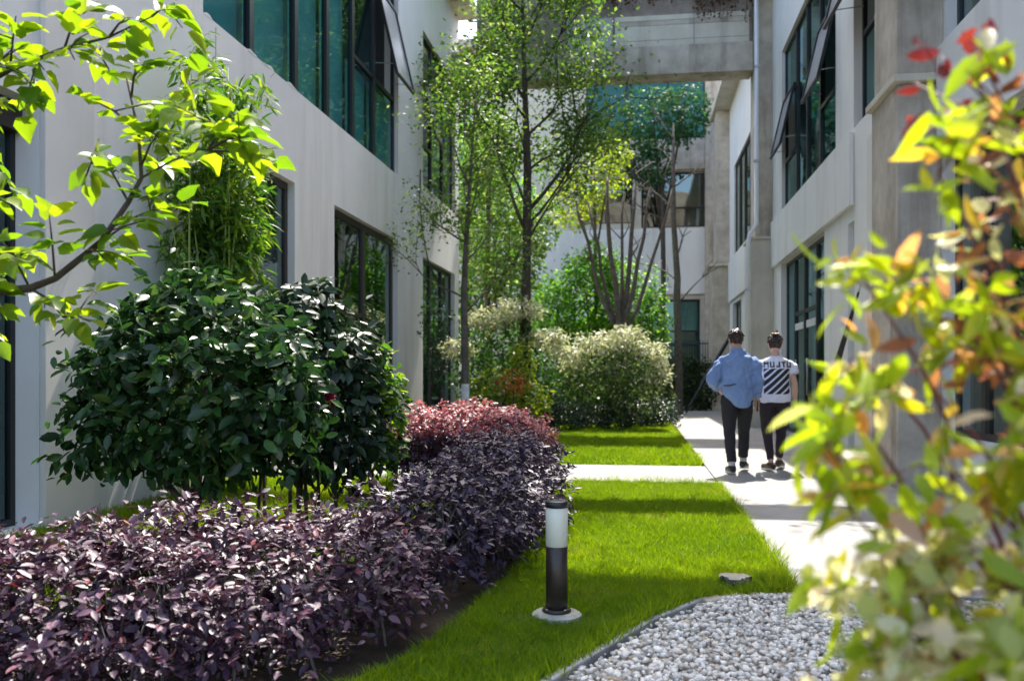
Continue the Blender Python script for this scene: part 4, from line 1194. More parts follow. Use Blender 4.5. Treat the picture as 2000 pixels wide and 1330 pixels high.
crown_tree('leafy_tree', 'yellow green tree standing at the corner of the white building under the bridge', -4.3, 25.5, [(-4.3, 25.5, 5.6, 0.9, .9, 2.2), (-3.6, 25.2, 4.6, 1.0, .9, 1.2), (-4.2, 25.5, 7.6, 0.8, .8, 1.5), (-2.9, 25, 5.5, .8, .8, .9)], 5600, 0.15, 'lf_tree', 41, group='trees of the courtyard')
crown_tree('leafy_tree', 'tall mid green tree filling the view between the white building and the rear building', -5.8, 30, [(-5.6, 30, 4.2, 1.5, 1.2, 2.2), (-4.6, 30, 6.5, 1.4, 1.2, 1.8), (-5.6, 30, 8.6, 1.3, 1.2, 1.6), (-3.6, 30, 3.2, .9, .8, 1.6)], 8000, 0.17, 'lf_fresh', 60, group='trees of the courtyard', lump=.6)
crown_tree('leafy_tree', 'deep green tree before the high green glazing of the rear building', 0.9, 33.5, [(0.6, 33.5, 10.6, 1.6, 1.0, 1.2), (1.7, 33.5, 10.9, 1.0, .8, 1.0), (-0.3, 33.5, 9.6, 1.1, .9, .9), (0.5, 33.5, 8.9, .8, .8, .8)], 3600, 0.17, 'lf_teal', 42, trunk_r=0.11, group='trees of the courtyard', lump=.45)
crown_tree('leafy_tree', 'light green tree between the courtyard tree and the high glazing', -1.3, 27.5, [(-1.3, 27.5, 7.2, 0.95, .9, .7), (-1.9, 27.5, 6.6, .9, .9, .8), (-0.75, 27.3, 7.9, .6, .6, .5)], 2400, 0.13, 'lf_yellow', 43, trunk_r=0.07, group='trees of the courtyard', lump=.45)
crown_tree('evergreen_bush', 'dense bright evergreen bush behind the forked bare tree', -1.3, 27, [(-1.5, 27, 3.4, 1.1, 1.0, 1.3), (-0.4, 27, 3.2, 1.0, .9, 1.5), (-2.4, 27, 3.1, .8, .8, 1.1), (0.35, 27, 2.4, .6, .7, 1.6), (-1.2, 26.8, 4.4, .8, .8, .7)], 10000, 0.14, 'lf_fresh', 44, cat='bush', trunk_r=0.1, lump=.7)
fs1 = crown_tree('flowering_shrub', 'pale creamy topped shrub right of the lawn edge', -0.6, 20.5, [(-0.75, 20.5, 1.35, .75, .7, .6), (0.1, 20.4, 1.15, .5, .6, .65), (-1.35, 20.6, 1.0, .4, .5, .55), (-.2, 20.4, .75, .7, .6, .5), (-.3, 20.5, 1.75, .4, .4, .3)], 3000, 0.10, 'lf_mid', 45, cat='shrub', trunk_r=.04, lump=.8, inner=.45)
shr = crown_tree('flowering_shrub', 'tall pale leaved shrub between the young tree and the bollard side lawn', -2.9, 19.9, [(-3.0, 19.9, 1.7, .8, .6, .8), (-3.7, 19.8, 1.3, .5, .5, .7), (-2.2, 20, 1.2, .55, .5, .6), (-2.6, 19.9, 2.2, .4, .4, .5)], 3400, 0.10, 'lf_ever', 46, cat='shrub', trunk_r=.04, lump=.8, inner=.45)
rng = np.random.default_rng(47)
for par, blobs, n in ((fs1, [(-0.9, 20.3, 1.95, .55, .5, .22), (-.25, 20.3, 2.12, .45, .5, .2), (0.25, 20.2, 1.8, .45, .5, .2), (.5, 20.2, 1.35, .22, .4, .35), (-1.45, 20.3, 1.55, .3, .4, .2)], 2300), (shr, [(-2.6, 19.7, 2.7, .55, .5, .22), (-3.3, 19.6, 2.45, .6, .5, .22), (-3.95, 19.5, 1.85, .4, .5, .22), (-2.0, 19.7, 2.05, .5, .5, .18), (-1.6, 19.8, 1.75, .35, .4, .15)], 3000)):
    P, N = blob_points(blobs, n, rng, .4, .9, 3, .2, .4)
    foliage(par, P, N, 0.10, 'lance', M['lf_pale'], rng, 0, 'pale_foliage', up=.7, outward=.5, jitter=.55, droop=.4, var=.5)
crown_tree('dark_hedge', 'dark green bushes filling the gap behind the tall pale leaved shrub', -3.2, 22.5, [(-3.6, 22.4, 1.1, .8, .5, 1.1), (-2.5, 22.6, 1.2, .8, .5, 1.2), (-1.6, 22.5, .9, .7, .5, .9)], 4600, 0.11, 'lf_ever', 59, cat='hedge', trunk_r=.03, lump=.6)
crown_tree('orange_shrub', 'small clump of orange leaves below the pale shrubs', -2.3, 16.6, [(-2.3, 16.6, 1.1, .3, .3, .22)], 150, 0.09, 'lf_orange', 48, cat='shrub', trunk_r=.02)
crown_tree('light_shrub', 'fresh yellow green shrub below the courtyard tree', -2.9, 18.4, [(-2.9, 18.4, .85, .6, .5, .5), (-2.2, 18.4, .7, .45, .5, .4), (-2.4, 18.5, 1.45, .3, .3, .55)], 2000, 0.10, 'lf_yellow', 49, cat='shrub', trunk_r=.03, lump=.7)
lowrow = [(-3.1, 'leftmost of the low hedges at the far lawn edge'), (-1.9, 'second low dark hedge from the left at the far lawn edge'), (-0.75, 'third low dark hedge from the left at the far lawn edge'), (0.25, 'rightmost low dark hedge by the path at the far lawn edge')]
for i, (x, lab) in enumerate(lowrow):
    y = 18.9 + (0.8 * i)
    crown_tree('low_hedge', lab, x, y, [(x - .3, y, .28, .5, .4, .34), (x + .3, y, .3, .45, .4, .40), (x, y, .4, .3, .3, .3)], 2400, 0.07, 'lf_shrub2', 50 + i, cat='hedge', trunk_r=.02, lump=.6, group='low hedges at the far lawn edge')
crown_tree('dark_hedge', 'very dark clipped hedge closing the far end of the path', 1.9, 32, [(0.6, 31.9, .9, .8, .5, .95), (1.6, 31.9, 1.0, .8, .5, 1.0), (2.4, 31.9, .9, .6, .5, .95)], 5200, 0.12, 'lf_low', 56, cat='hedge', trunk_r=.03)
crown_tree('dark_hedge', 'dark bushes between the pale shrub and the far end of the path', 0.2, 27, [(-.6, 24.2, .7, .8, .6, .8), (0.3, 24.4, .8, .7, .6, .9), (-1.8, 24, .7, .9, .6, .8)], 4200, 0.11, 'lf_low', 57, cat='hedge', trunk_r=.03)
crown_tree('slender_shrub', 'slim leggy shrub in front of the third ground floor window', -4.1, 17.6, [(-4.05, 17.6, 2.3, .3, .4, .7), (-4.0, 17.8, 1.5, .25, .4, .5)], 700, 0.08, 'lf_shrub', 58, cat='shrub', trunk_r=.025, lump=.5)


# ------------------------------------------------------------------ sapling reaching in from the left
rng = np.random.default_rng(61)
sap = empty('lime_sapling', (-2.5, 2.7, 0), 'young tree with big lime green leaves reaching in from the left edge', 'tree')
mb = MB()
mb.tube([(-2.75, 2.7, 0), (-2.7, 2.7, 0.8), (-2.55, 2.7, 1.35), (-2.2, 2.7, 1.48), (-1.98, 2.7, 1.50), (-1.89, 2.7, 1.53), (-1.74, 2.72, 1.65), (-1.65, 2.73, 1.78), (-1.61, 2.74, 1.86), (-1.62, 2.74, 2.01), (-1.65, 2.72, 2.18)],
        [0.034, 0.029, 0.022, 0.016, 0.0135, 0.0115, 0.010, 0.0085, 0.007, 0.005, 0.003], 10)
mb.tube([(-2.7, 2.7, 0.8), (-2.62, 2.72, 1.6), (-2.4, 2.75, 2.1), (-2.09, 2.75, 2.24), (-1.87, 2.72, 2.29), (-1.70, 2.7, 2.31), (-1.54, 2.68, 2.36)], [0.03, 0.022, 0.014, 0.009, 0.006, 0.004, 0.002], 8)
tw = []
for base, tip in (((-1.61, 2.74, 1.86), (-1.36, 2.70, 1.93)), ((-1.36, 2.70, 1.93), (-1.20, 2.66, 1.96)), ((-1.65, 2.73, 1.78), (-1.78, 2.76, 1.95)), ((-1.62, 2.74, 2.01), (-1.74, 2.66, 2.10)), ((-1.62, 2.74, 2.01), (-1.50, 2.80, 2.12)),
                  ((-1.64, 2.73, 2.12), (-1.58, 2.66, 2.20)), ((-1.61, 2.74, 1.9), (-1.49, 2.64, 1.98)), ((-1.74, 2.72, 1.65), (-1.52, 2.62, 1.70)), ((-1.70, 2.72, 1.70), (-1.48, 2.80, 1.78)), ((-1.89, 2.7, 1.53), (-1.84, 2.6, 1.72)),
                  ((-1.98, 2.7, 1.50), (-2.02, 2.6, 1.66)), ((-2.2, 2.7, 1.48), (-2.06, 2.78, 1.62)), ((-2.2, 2.7, 1.48), (-2.03, 2.62, 1.42)), ((-1.98, 2.7, 1.5), (-1.82, 2.64, 1.40)), ((-1.82, 2.64, 1.40), (-1.70, 2.6, 1.38)),
                  ((-2.09, 2.75, 2.24), (-2.0, 2.66, 2.38)), ((-2.09, 2.75, 2.24), (-1.95, 2.7, 2.14)), ((-2.3, 2.74, 2.15), (-2.1, 2.66, 2.05)), ((-1.87, 2.72, 2.29), (-1.78, 2.64, 2.22)), ((-2.3, 2.74, 2.12), (-2.12, 2.8, 1.85)), ((-2.62, 2.72, 1.7), (-2.1, 2.7, 1.80)), ((-1.78, 2.76, 1.95), (-1.84, 2.78, 1.86)), ((-1.78, 2.7, 1.62), (-1.68, 2.66, 1.58)), ((-2.4, 2.7, 1.42), (-2.08, 2.66, 1.34)),
                  ((-1.36, 2.70, 1.93), (-1.16, 2.74, 1.90)), ((-1.36, 2.70, 1.93), (-1.24, 2.62, 2.0)), ((-1.54, 2.68, 2.36), (-1.46, 2.66, 2.37)), ((-1.70, 2.7, 2.31), (-1.58, 2.62, 2.33)), ((-1.78, 2.7, 2.30), (-1.74, 2.78, 2.22)), ((-2.0, 2.73, 2.26), (-1.9, 2.66, 2.20)), ((-2.2, 2.74, 2.2), (-2.0, 2.7, 2.30)), ((-1.87, 2.72, 2.29), (-1.82, 2.72, 2.40)), ((-2.4, 2.75, 2.1), (-2.14, 2.62, 2.13))):
    b, t = Vector(base), Vector(tip)
    mid = b.lerp(t, .5) + Vector((0, 0, .015))
    mb.tube([b, mid, t], [0.0045, 0.0035, 0.0018], 6)
    tw.append((b, mid, t))
for b, mid, t in list(tw):
    for k in range(1):
        e = mid + Vector((rng.normal(0, .09), rng.normal(0, .09), rng.normal(.02, .07)))
        m2 = mid.lerp(e, .5) + Vector((0, 0, .01))
        mb.tube([mid, m2, e], [.003, .0025, .0015], 5)
        tw.append((mid, m2, e))
SK = 1.14                                     # the sapling stands a little further off
far = lambda p: CAM + (Vector(p) - CAM) * SK
mb.v = [tuple(far(p)) for p in mb.v]
mb.build('trunk', M['bark'], sap, True)
LP, LN, LR = [], [], []
for b, mid, t in tw:
    L = (t - b).length
    n = max(6, int(L / 0.021))
    for i in range(n):
        f = 0.25 + 0.78 * (i + rng.random()) / n
        c = b.lerp(mid, f * 2) if f < .5 else mid.lerp(t, f * 2 - 1)
        ax = (t - b).normalized()
        sgn = 1 if i % 2 else -1
        sidev = ax.cross(Vector((0, 0, 1)))
        if sidev.length < .1: sidev = Vector((1, 0, 0))
        sidev.normalize()
        d = (ax * .55 + sidev * sgn * rng.uniform(.4, 1.1) + Vector(rng.normal(0, .28, 3)) + Vector((0, 0, -.12))).normalized()
        zz = (Vector((0, -0.25, 1)) + Vector(rng.normal(0, .38, 3)))
        zz = (zz - d * zz.dot(d)).normalized()
        yy = zz.cross(d)
        LP.append(tuple(c + d * 0.02)); LN.append((0, 0, 1)); LR.append(np.array([d, yy, zz]).T)
LP = np.array([tuple(far(p)) for p in LP]); LR = np.array(LR)
foliage(sap, LP, np.array(LN, float), 0.086, 'heart', M['lf_sap'], rng, 300, 'leaves', R=LR, var=.35)

# ------------------------------------------------------------------ foreground plant on the right
rng = np.random.default_rng(71)
nd = empty('nandina_bush', (0.9, 1.7, 0), 'blurred foreground bush with yellow green, orange and cream leaves', 'bush')
stems = MB()
sprays = []
# (x, y, z) spray centres, radius, leaves, palette
for c, r, n, pal in (
        ((0.62, 1.75, 1.75), .12, 26, 0), ((0.60, 1.6, 1.62), .10, 26, 0), ((0.52, 1.65, 1.56), .07, 16, 0), ((0.66, 1.7, 1.5), .13, 40, 1),
        ((0.40, 1.62, 1.36), .075, 16, 0), ((0.50, 1.6, 1.36), .085, 26, 0), ((0.58, 1.58, 1.33), .10, 34, 2), ((0.60, 1.6, 1.24), .10, 36, 2), ((0.50, 1.7, 1.22), .09, 24, 2), ((0.42, 1.75, 1.24), .07, 14, 2),
        ((0.36, 1.55, 1.15), .06, 14, 0), ((0.30, 1.5, 1.10), .045, 10, 0), ((0.40, 1.5, 1.05), .09, 30, 0), ((0.48, 1.45, 1.06), .10, 40, 0), ((0.56, 1.5, 1.10), .10, 40, 0), ((0.60, 1.4, 1.0), .10, 40, 0),
        ((0.38, 1.5, 0.94), .08, 28, 1), ((0.46, 1.45, 0.90), .10, 46, 1), ((0.54, 1.4, 0.90), .11, 50, 1), ((0.42, 1.4, 0.82), .09, 44, 1), ((0.36, 1.38, 0.76), .07, 34, 1), ((0.47, 1.35, 0.76), .10, 50, 1), ((0.56, 1.35, 0.80), .11, 50, 1),
        ((0.66, 1.5, 1.42), .10, 40, 2), ((0.68, 1.5, 1.2), .10, 44, 2), ((0.66, 1.45, 1.12), .11, 50, 0), ((0.66, 1.4, 0.95), .11, 50, 0), ((0.64, 1.35, 0.78), .11, 50, 1), ((0.33, 1.45, 1.0), .05, 14, 0), ((0.33, 1.5, 0.87), .05, 14, 1),
        ((0.40, 1.55, 0.92), .07, 40, 1), ((0.36, 1.5, 0.84), .06, 40, 1), ((0.50, 1.5, 0.96), .09, 50, 1), ((0.62, 1.5, 0.88), .10, 50, 1), ((0.68, 1.5, 0.75), .10, 50, 1),
        ((0.36, 1.35, 0.70), .07, 30, 0), ((0.44, 1.32, 0.68), .09, 46, 1), ((0.52, 1.3, 0.68), .10, 50, 0), ((0.58, 1.35, 0.66), .10, 40, 0)):
    base = Vector((0.70 + rng.normal(0, .12), 1.40 + rng.normal(0, .12), 0.0))
    e = CAM + (Vector(c) - CAM) * .82; n = int(n * (1.9 if e.z < 0.98 and e.x > .33 else 1.2 if e.x > .46 and e.z < 1.4 else .62)); r = r * (.95 if e.z < .98 else .85)
    mid = base.lerp(e, .55) + Vector((.05, .02, .18 * e.z))
    stems.tube([base, base.lerp(mid, .5) + Vector((.02, 0, .1)), mid, mid.lerp(e, .6) + Vector((0, 0, .03)), e], [0.007, .006, .0045, .003, .0015], 6)
    sprays.append((e, r, n, pal, mid))
P0, N0, P1, N1 = [], [], [], []
for e, r, n, pal, mid in sprays:
    for k in range(max(3, n // 7)):
        d = unit(rng.normal(0, 1, 3)) * r
        q = np.array(e) + d * np.array([1, 1, .8])
        stems.tube([tuple(e), tuple((np.array(e) + q) / 2 + np.array([0, 0, .01])), tuple(q)], [.0016, .0013, .0008], 4)
        for j in range(7):
            f = rng.uniform(.25, 1.1)
            pt = np.array(e) + (q - np.array(e)) * f + rng.normal(0, .012, 3)
            nn = unit(d + rng.normal(0, .04, 3))
            use_pale = (pal == 1 and rng.random() < .82) or (pal == 2 and rng.random() < .25)
            (P1 if use_pale else P0).append(pt); (N1 if use_pale else N0).append(nn)
stems.build('stems', M['stem_red'], nd, True)
foliage(nd, P0, N0, 0.058, 'lance', M['lf_nandina'], rng, 200, 'foliage', up=.45, outward=.3, jitter=.6, droop=.2)
foliage(nd, P1, N1, 0.032, 'round', M['lf_nandina_pale'], rng, 100, 'pale_foliage', up=.5, outward=.4, jitter=.55)
P, N = [], []
for c, r, n in (((0.54, 1.5, 1.66), .06, 40), ((0.57, 1.45, 1.55), .08, 60), ((0.52, 1.4, 1.40), .08, 55), ((0.56, 1.4, 1.30), .09, 70), ((0.43, 1.35, 1.24), .07, 34), ((0.50, 1.36, 1.2), .08, 50), ((0.55, 1.35, 1.08), .08, 40)):
    for k in range(int(n * .42)):
        d = unit(rng.normal(0, 1, 3)); P.append(np.array(c) + d * r * rng.random() ** .5); N.append(d)
foliage(nd, P, N, 0.05, 'lance', M['lf_russet'], rng, 0, 'russet_foliage', up=.4, outward=.3, jitter=.6, droop=.4)
# red shoots at the top
P, N = [], []
rs = MB()
for c in ((0.47, 1.48, 1.71), (0.43, 1.48, 1.67), (0.51, 1.48, 1.74), (0.54, 1.48, 1.68)):
    rs.tube([(.60, 1.42, 1.42), (.57, 1.45, 1.58), c], [.003, .0022, .0012], 5)
    for k in range(4):
        P.append(np.array(c) + rng.normal(0, .02, 3)); N.append(unit(rng.normal(0, 1, 3)))
rs.build('red_stems', M['stem_red'], nd, True)
foliage(nd, P, N, 0.05, 'lance', M['lf_red'], rng, 40, 'red_shoots', up=.2, outward=.3, jitter=.6, droop=.8)
MB().tube([(0.44, 1.55, 0.78), (0.55, 1.5, 0.745), (0.70, 1.45, 0.70)], [.004, .0045, .005], 6).build('green_stem', M['stem_green'], nd, True)
# grey stones lying at the foot of the bush
rk = np.random.default_rng(72)
for i, (x, y, s, lab) in enumerate(((0.98, 3.1, .12, 'pale grey rock lying on the pebbles below the bush, nearest the path'), (1.25, 2.7, .16, 'larger grey rock half hidden behind the blurred bush'), (0.72, 2.45, .10, 'small grey rock at the lower edge of the pebbles'))):
    bm = bmesh.new(); bmesh.ops.create_icosphere(bm, subdivisions=3, radius=1)
    for v in bm.verts:
        k = 1 + .35 * noise.noise(v.co * 1.3 + Vector((i * 5, 0, 0))) + .1 * noise.noise(v.co * 4)
        v.co = Vector((v.co.x * s * k * 1.2, v.co.y * s * k, v.co.z * s * k * .6))
    me = bpy.data.meshes.new('rock'); bm.to_mesh(me); bm.free()
    me.polygons.foreach_set('use_smooth', [True] * len(me.polygons))
    o = link('rock', me, None, M['kerb']); o.location = (x, y, s * .25)
    tag(o, lab, 'rock', 'rocks on the pebbles')


# ------------------------------------------------------------------ people
M['skin'] = plain('skin', (0.56, 0.34, 0.25), 0.5, 0, .05)
M['hair'] = plain('dark_hair', (0.030, 0.014, 0.012), 0.38, 0, .3)
M['hair_brown'] = plain('brown_hair', (0.20, 0.11, 0.06), 0.4, 0, .3)
M['blue'] = surface('blue_cloth', (0.17, 0.26, 0.47), (0.22, 0.32, 0.54), 4, .85, bump_s=.25, bump_scale=120)
M['tee'] = surface('white_cloth', (0.68, 0.66, 0.74), (0.76, 0.74, 0.82), 4, .85, bump_s=.2, bump_scale=120)
M['black_cloth'] = surface('black_cloth', (0.010, 0.010, 0.012), (0.018, 0.017, 0.02), 5, .8, bump_s=.3, bump_scale=120)
M['plum_cloth'] = surface('plum_black_cloth', (0.016, 0.010, 0.014), (0.026, 0.016, 0.022), 5, .8, bump_s=.3, bump_scale=120)
M['print'] = plain('black_print', (0.012, 0.012, 0.022), .7)
M['sock'] = plain('grey_sock', (.5, .5, .48), .8)
M['shoe'] = plain('black_shoe', (.015, .014, .014), .5)
M['shoe_brown'] = plain('brown_shoe', (.05, .03, .018), .5)
M['sole'] = plain('pale_sole', (.55, .54, .5), .6)


def fused(mb, name, mat, parent, voxel=0.010, smooth=4, wrinkle=0.0, wscale=0.12):
    """Close the collected pieces into one continuous skin."""
    o = mb.build(name, mat, None)
    md = o.modifiers.new('r', 'REMESH'); md.mode = 'VOXEL'; md.voxel_size = voxel; md.use_smooth_shade = True
    ms = o.modifiers.new('s', 'SMOOTH'); ms.iterations = smooth; ms.factor = .5
    if wrinkle:
        tx = bpy.data.textures.new(name + '_folds', 'CLOUDS'); tx.noise_scale = wscale; tx.noise_depth = 2
        dm = o.modifiers.new('d', 'DISPLACE'); dm.texture = tx; dm.strength = wrinkle; dm.mid_level = .5; dm.texture_coords = 'LOCAL'
        t2 = bpy.data.textures.new(name + '_creases', 'MARBLE'); t2.noise_scale = wscale * 1.6; t2.turbulence = 9; t2.marble_type = 'SHARP'
        d2 = o.modifiers.new('e', 'DISPLACE'); d2.texture = t2; d2.strength = wrinkle * .75; d2.mid_level = .5; d2.texture_coords = 'LOCAL'
    dg = bpy.context.evaluated_depsgraph_get()
    me = bpy.data.meshes.new_from_object(o.evaluated_get(dg))
    bpy.data.objects.remove(o)
    me.name = name
    me.polygons.foreach_set('use_smooth', [True] * len(me.polygons))
    if not me.materials: me.materials.append(mat)
    o = bpy.data.objects.new(name, me); COL.objects.link(o); o.parent = parent
    return o


def hand(mb, w, d, side):
    """Palm, four curled fingers and a thumb below the wrist w along direction d."""
    w = Vector(w); d = Vector(d).normalized()
    fwd = Vector((0, 1, 0)) - d * d.y
    fwd.normalize()
    out = Vector((side, 0, 0))
    mb.tube([w - d * .03, w + d * .02, w + d * .055, w + d * .095], [.026, .032, .036, .030], 10, flat=.75)
    for i, L in enumerate((.062, .075, .07, .055)):
        b = w + d * .085 + fwd * (.027 - i * .018)
        m1 = b + d * L * .5 - out * .008
        mb.tube([b - d * .02, b, m1, m1 + d * L * .4 - out * .022], [.0095, .0095, .0085, .007], 6)
    t = w + d * .03 + fwd * .03
    mb.tube([w + d * .02, t, t + d * .03 + fwd * .02, t + d * .055 + fwd * .018 - out * .01], [.014, .012, .010, .008], 6)


def person(name, loc, label, spec):
    p = empty(name, (0, 0, 0), label, 'person')
    s = spec
    b = MB()
    # head, neck, torso
    hz = s['h'] - 0.115; hx, hy = s.get('head', (0, .02))
    b.rings([(hx, hy - .005, hz - .115, .035, .04), (hx, hy, hz - .09, .058, .072), (hx, hy, hz - .05, .070, .088), (hx, hy, hz, .076, .096), (hx, hy - .004, hz + .05, .073, .092), (hx, hy - .006, hz + .085, .055, .070), (hx, hy - .006, hz + .11, .02, .03)], 18)
    b.tube([(hx, hy + .085, hz + .005), (hx, hy + .112, hz - .02), (hx, hy + .095, hz - .03)], [.010, .013, .010], 6)
    for sd in (-1, 1):
        b.tube([(hx + sd * .070, hy - .012, hz + .02), (hx + sd * .086, hy - .022, hz + .005), (hx + sd * .074, hy - .012, hz - .03)], [.012, .014, .009], 8)
    b.tube([(0, -.015, s['sh'] - .03), (hx * .6, -.005, s['sh'] + .05), (hx, hy, hz - .07)], [.062, .054, .052], 12)
    hip, sh, shw = s['hip'], s['sh'], s['shw']
    b.rings([(0, 0, hip - .08, .13, .10), (0, 0, hip, .155, .11), (0, .0, hip + .15, .13, .095), (0, 0, sh - .22, .155, .11), (0, 0, sh - .08, .165, .105), (0, -.01, sh - .01, .12, .075), (0, -.01, sh + .02, .06, .05)], 20)
    for arm in s['arms']:
        S, E, W, sd = arm
        S, E, W = Vector(S) - Vector((sd * .02, 0, .055)), Vector(E), Vector(W)
        b.tube([S + Vector((-sd * .05, 0, .0)), S, S.lerp(E, .35), E, E.lerp(W, .3), W], [.055, .052, .046, .037, .039, .026], 12)
        hand(b, W, (W - E), sd)
    for leg in s['legs']:
        H, K, A, T = [Vector(q) for q in leg]
        b.tube([H, H.lerp(K, .4), K, K.lerp(A, .3), A], [.080, .066, .045, .042, .032], 12)
        b.tube([A, A.lerp(T, .4) - Vector((0, 0, .02)), T], [.036, .034, .025], 8)
    body = fused(b, 'body', M['skin'], p, .0075, 3)
    # hair: cap of overlapping locks
    hb = MB()
    hb.rings([(hx, hy - .03, hz - .055, .062, .055), (hx, hy - .025, hz - .02, .078, .078), (hx, hy - .012, hz + .02, .086, .098), (hx, hy - .008, hz + .06, .086, .104), (hx, hy - .006, hz + .095, .070, .086), (hx, hy - .004, hz + .122, .035, .045)], 20)
    rr = random.Random(s['seed'])
    for k in range(46):
        a = rr.uniform(0, 6.283); e = rr.uniform(-.1, 1.45)
        d = Vector((math.cos(a) * math.cos(e), math.sin(a) * math.cos(e), math.sin(e)))
        if d.y > .35 and d.z < .35: continue
        q = Vector((hx + d.x * .08, hy - .008 + d.y * .098, hz + .045 + d.z * .078))
        f = Vector((d.x * .5 + rr.uniform(-.3, .3), d.y * .5 + rr.uniform(-.3, .3), -.6 + rr.uniform(-.2, .6))).normalized()
        hb.tube([q - f * .02, q + d * .006, q + f * .028 + d * .004], [.011, .013, .004], 6)
    fused(hb, 'hair', M['hair'], p, .006, 1, .012, .03)
    if s.get('toph'):
        tb = MB()
        for k in range(26):
            x = hx + rr.uniform(-.045, .045); y = hy - .02 + rr.uniform(-.05, .05)
            tb.tube([(x, y, hz + .10), (x * 1.1 - hx * .1, y - .02, hz + .135), (x * 1.2 - hx * .2, y - .05, hz + .128)], [.012, .013, .005], 6)
        fused(tb, 'hair_top', M['hair_brown'], p, .006, 1)
    # trousers
    t = MB()
    t.rings([(0, 0, hip - .10, .135, .115), (0, 0, hip - .02, .170, .128), (0, 0, hip + .07, .165, .12)], 20)
    for leg, cuff in zip(s['legs'], s['cuffs']):
        H, K, A, T = [Vector(q) for q in leg]
        C = K.lerp(A, cuff)
        r = s['tr']
        t.tube([H + Vector((0, 0, .05)), H, H.lerp(K, .5), K, K.lerp(C, .5), C], [r[0] * .9, r[0], r[1], r[2], r[3], r[4]], 14)
    fused(t, 'trousers', M[s['tmat']], p, .009, 3, .012, .09)
    # shoes and socks
    for leg, cuff in zip(s['legs'], s['cuffs']):
        H, K, A, T = [Vector(q) for q in leg]
        C = K.lerp(A, cuff)
        if s.get('socks'):
            MB().tube([C + (C - A) * .1, A + Vector((0, 0, .0))], [.045, .042], 12).build('sock', M['sock'], p, True)
        d = (T - A); d.z = 0; d.normalize()
        pitch = (T.z - (A.z - .065))
        heel = A - d * .05 + Vector((0, 0, -.045)); toe = T + d * .05 + Vector((0, 0, -.005))
        sb = MB()
        sb.tube([heel - d * .025 + Vector((0, 0, .015)), heel + Vector((0, 0, .02)), A + d * .03 + Vector((0, 0, -.02)), A.lerp(T, .6) + Vector((0, 0, -.012)), toe + Vector((0, 0, .012)), toe + d * .03 + Vector((0, 0, .004))], [.03, .042, .05, .044, .038, .016], 12)
        sb.tube([A + Vector((0, 0, -.04)), A + Vector((0, 0, .015))], [.05, .046], 12)
        sho = fused(sb, 'shoe', M[s['shoe']], p, .006, 2)
        so = MB(); up = Vector((0, 0, 1)); sdv = d.cross(up)
        lo0, lo1 = heel + Vector((0, 0, -.030)), toe + Vector((0, 0, -.030))
        out = []
        for f, w in ((-.03, .028), (.0, .036), (.35, .038), (.65, .046), (.9, .042), (1.08, .022)):
            c = lo0.lerp(lo1, f); out.append((c - sdv * w, c + sdv * w))
        vs = [q for pr in out for q in pr] + [q + up * .022 for pr in out for q in pr]
        n = len(out); fs = []
        for i in range(n - 1):
            a, bq, c, dd = 2 * i, 2 * i + 1, 2 * i + 3, 2 * i + 2
            fs += [(a, bq, c, dd), (2 * n + a, 2 * n + dd, 2 * n + c, 2 * n + bq), (a, dd, 2 * n + dd, 2 * n + a), (bq, 2 * n + bq, 2 * n + c, c)]
        fs += [(0, 2 * n, 2 * n + 1, 1), (2 * n - 2, 2 * n - 1, 4 * n - 1, 4 * n - 2)]
        o = so.poly(vs, fs).build('sole', M['sole'], None); o.parent = sho
    p.location = loc
    p.rotation_euler = (0, 0, s.get('rot', 0))
    return p, body


# person in blue
HGT1 = 1.74
spec1 = dict(h=1.755, hip=.93, sh=1.46, shw=.2, head=(-.01, .03), seed=1,
             arms=[((-.20, 0, 1.41), (-.31, -.07, 1.13), (-.19, .12, 1.02), -1), ((.20, 0, 1.41), (.245, -.05, 1.13), (.25, .05, .90), 1)],
             legs=[((-.095, 0, .90), (-.095, .0, .50), (-.085, -.15, .085), (-.10, .0, .035)), ((.10, 0, .90), (.112, .19, .51), (.105, .19, .11), (.155, .33, .05))],
             cuffs=(.86, .84), tr=(.105, .09, .072, .066, .060), tmat='black_cloth', shoe='shoe', socks=True, rot=.05)
p1, b1 = person('person', (1.22, 11.35, 0.022), 'person walking away in a loose blue shirt and cropped black trousers', spec1)
sh = MB()
zh = lambda ca, sa: .87 - .07 * math.cos((ca - .25) * 2.2) + .06 * max(0, -ca) + .02 * sa
sh.rings([(.0, -.005, zh, .195, .145), (.0, -.01, lambda c, s: zh(c, s) + .09, .208, .152), (0, -.01, 1.10, .212, .155), (0, -.01, 1.25, .21, .15), (0, -.01, 1.37, .205, .138), (0, -.012, 1.435, .175, .118), (0, -.012, 1.475, .10, .085), (-.005, -.008, 1.515, .072, .072)], 28)
for S, E, W, sd in spec1['arms']:
    S, E, W = Vector(S), Vector(E), Vector(W)
    sh.tube([S + Vector((-sd * .10, 0, -.01)), S + Vector((-sd * .02, 0, -.045)), S.lerp(E, .25) + Vector((0, 0, -.01)), S.lerp(E, .6), E, E.lerp(W, .5), E.lerp(W, .88)], [.055, .074, .076, .073, .072, .064, .05], 16)
fused(sh, 'blue_shirt', M['blue'], p1, .009, 14, .035, .11)
cb = MB(); cb.rings([(-.006, -.006, 1.495, .078, .078), (-.006, -.004, 1.54, .067, .069)], 20)
fused(cb, 'collar', M['blue'], p1, .007, 2)
pk = MB().tube([(-.19, -.165, 1.075), (-.12, -.183, 1.078), (-.04, -.18, 1.095)], [.006, .009, .005], 6).build('pocket_edge', M['print'], p1); pk.matrix_parent_inverse = Matrix()
pk.location = (0, 0, 0)
ph = empty('phone', (1.45, 11.43, .84), 'black phone held in the right hand of the person in blue', 'phone')
MB().box((1.465, 11.37, .775), (1.478, 11.45, .915)).build('case', M['shoe'], ph, bevel=.004)
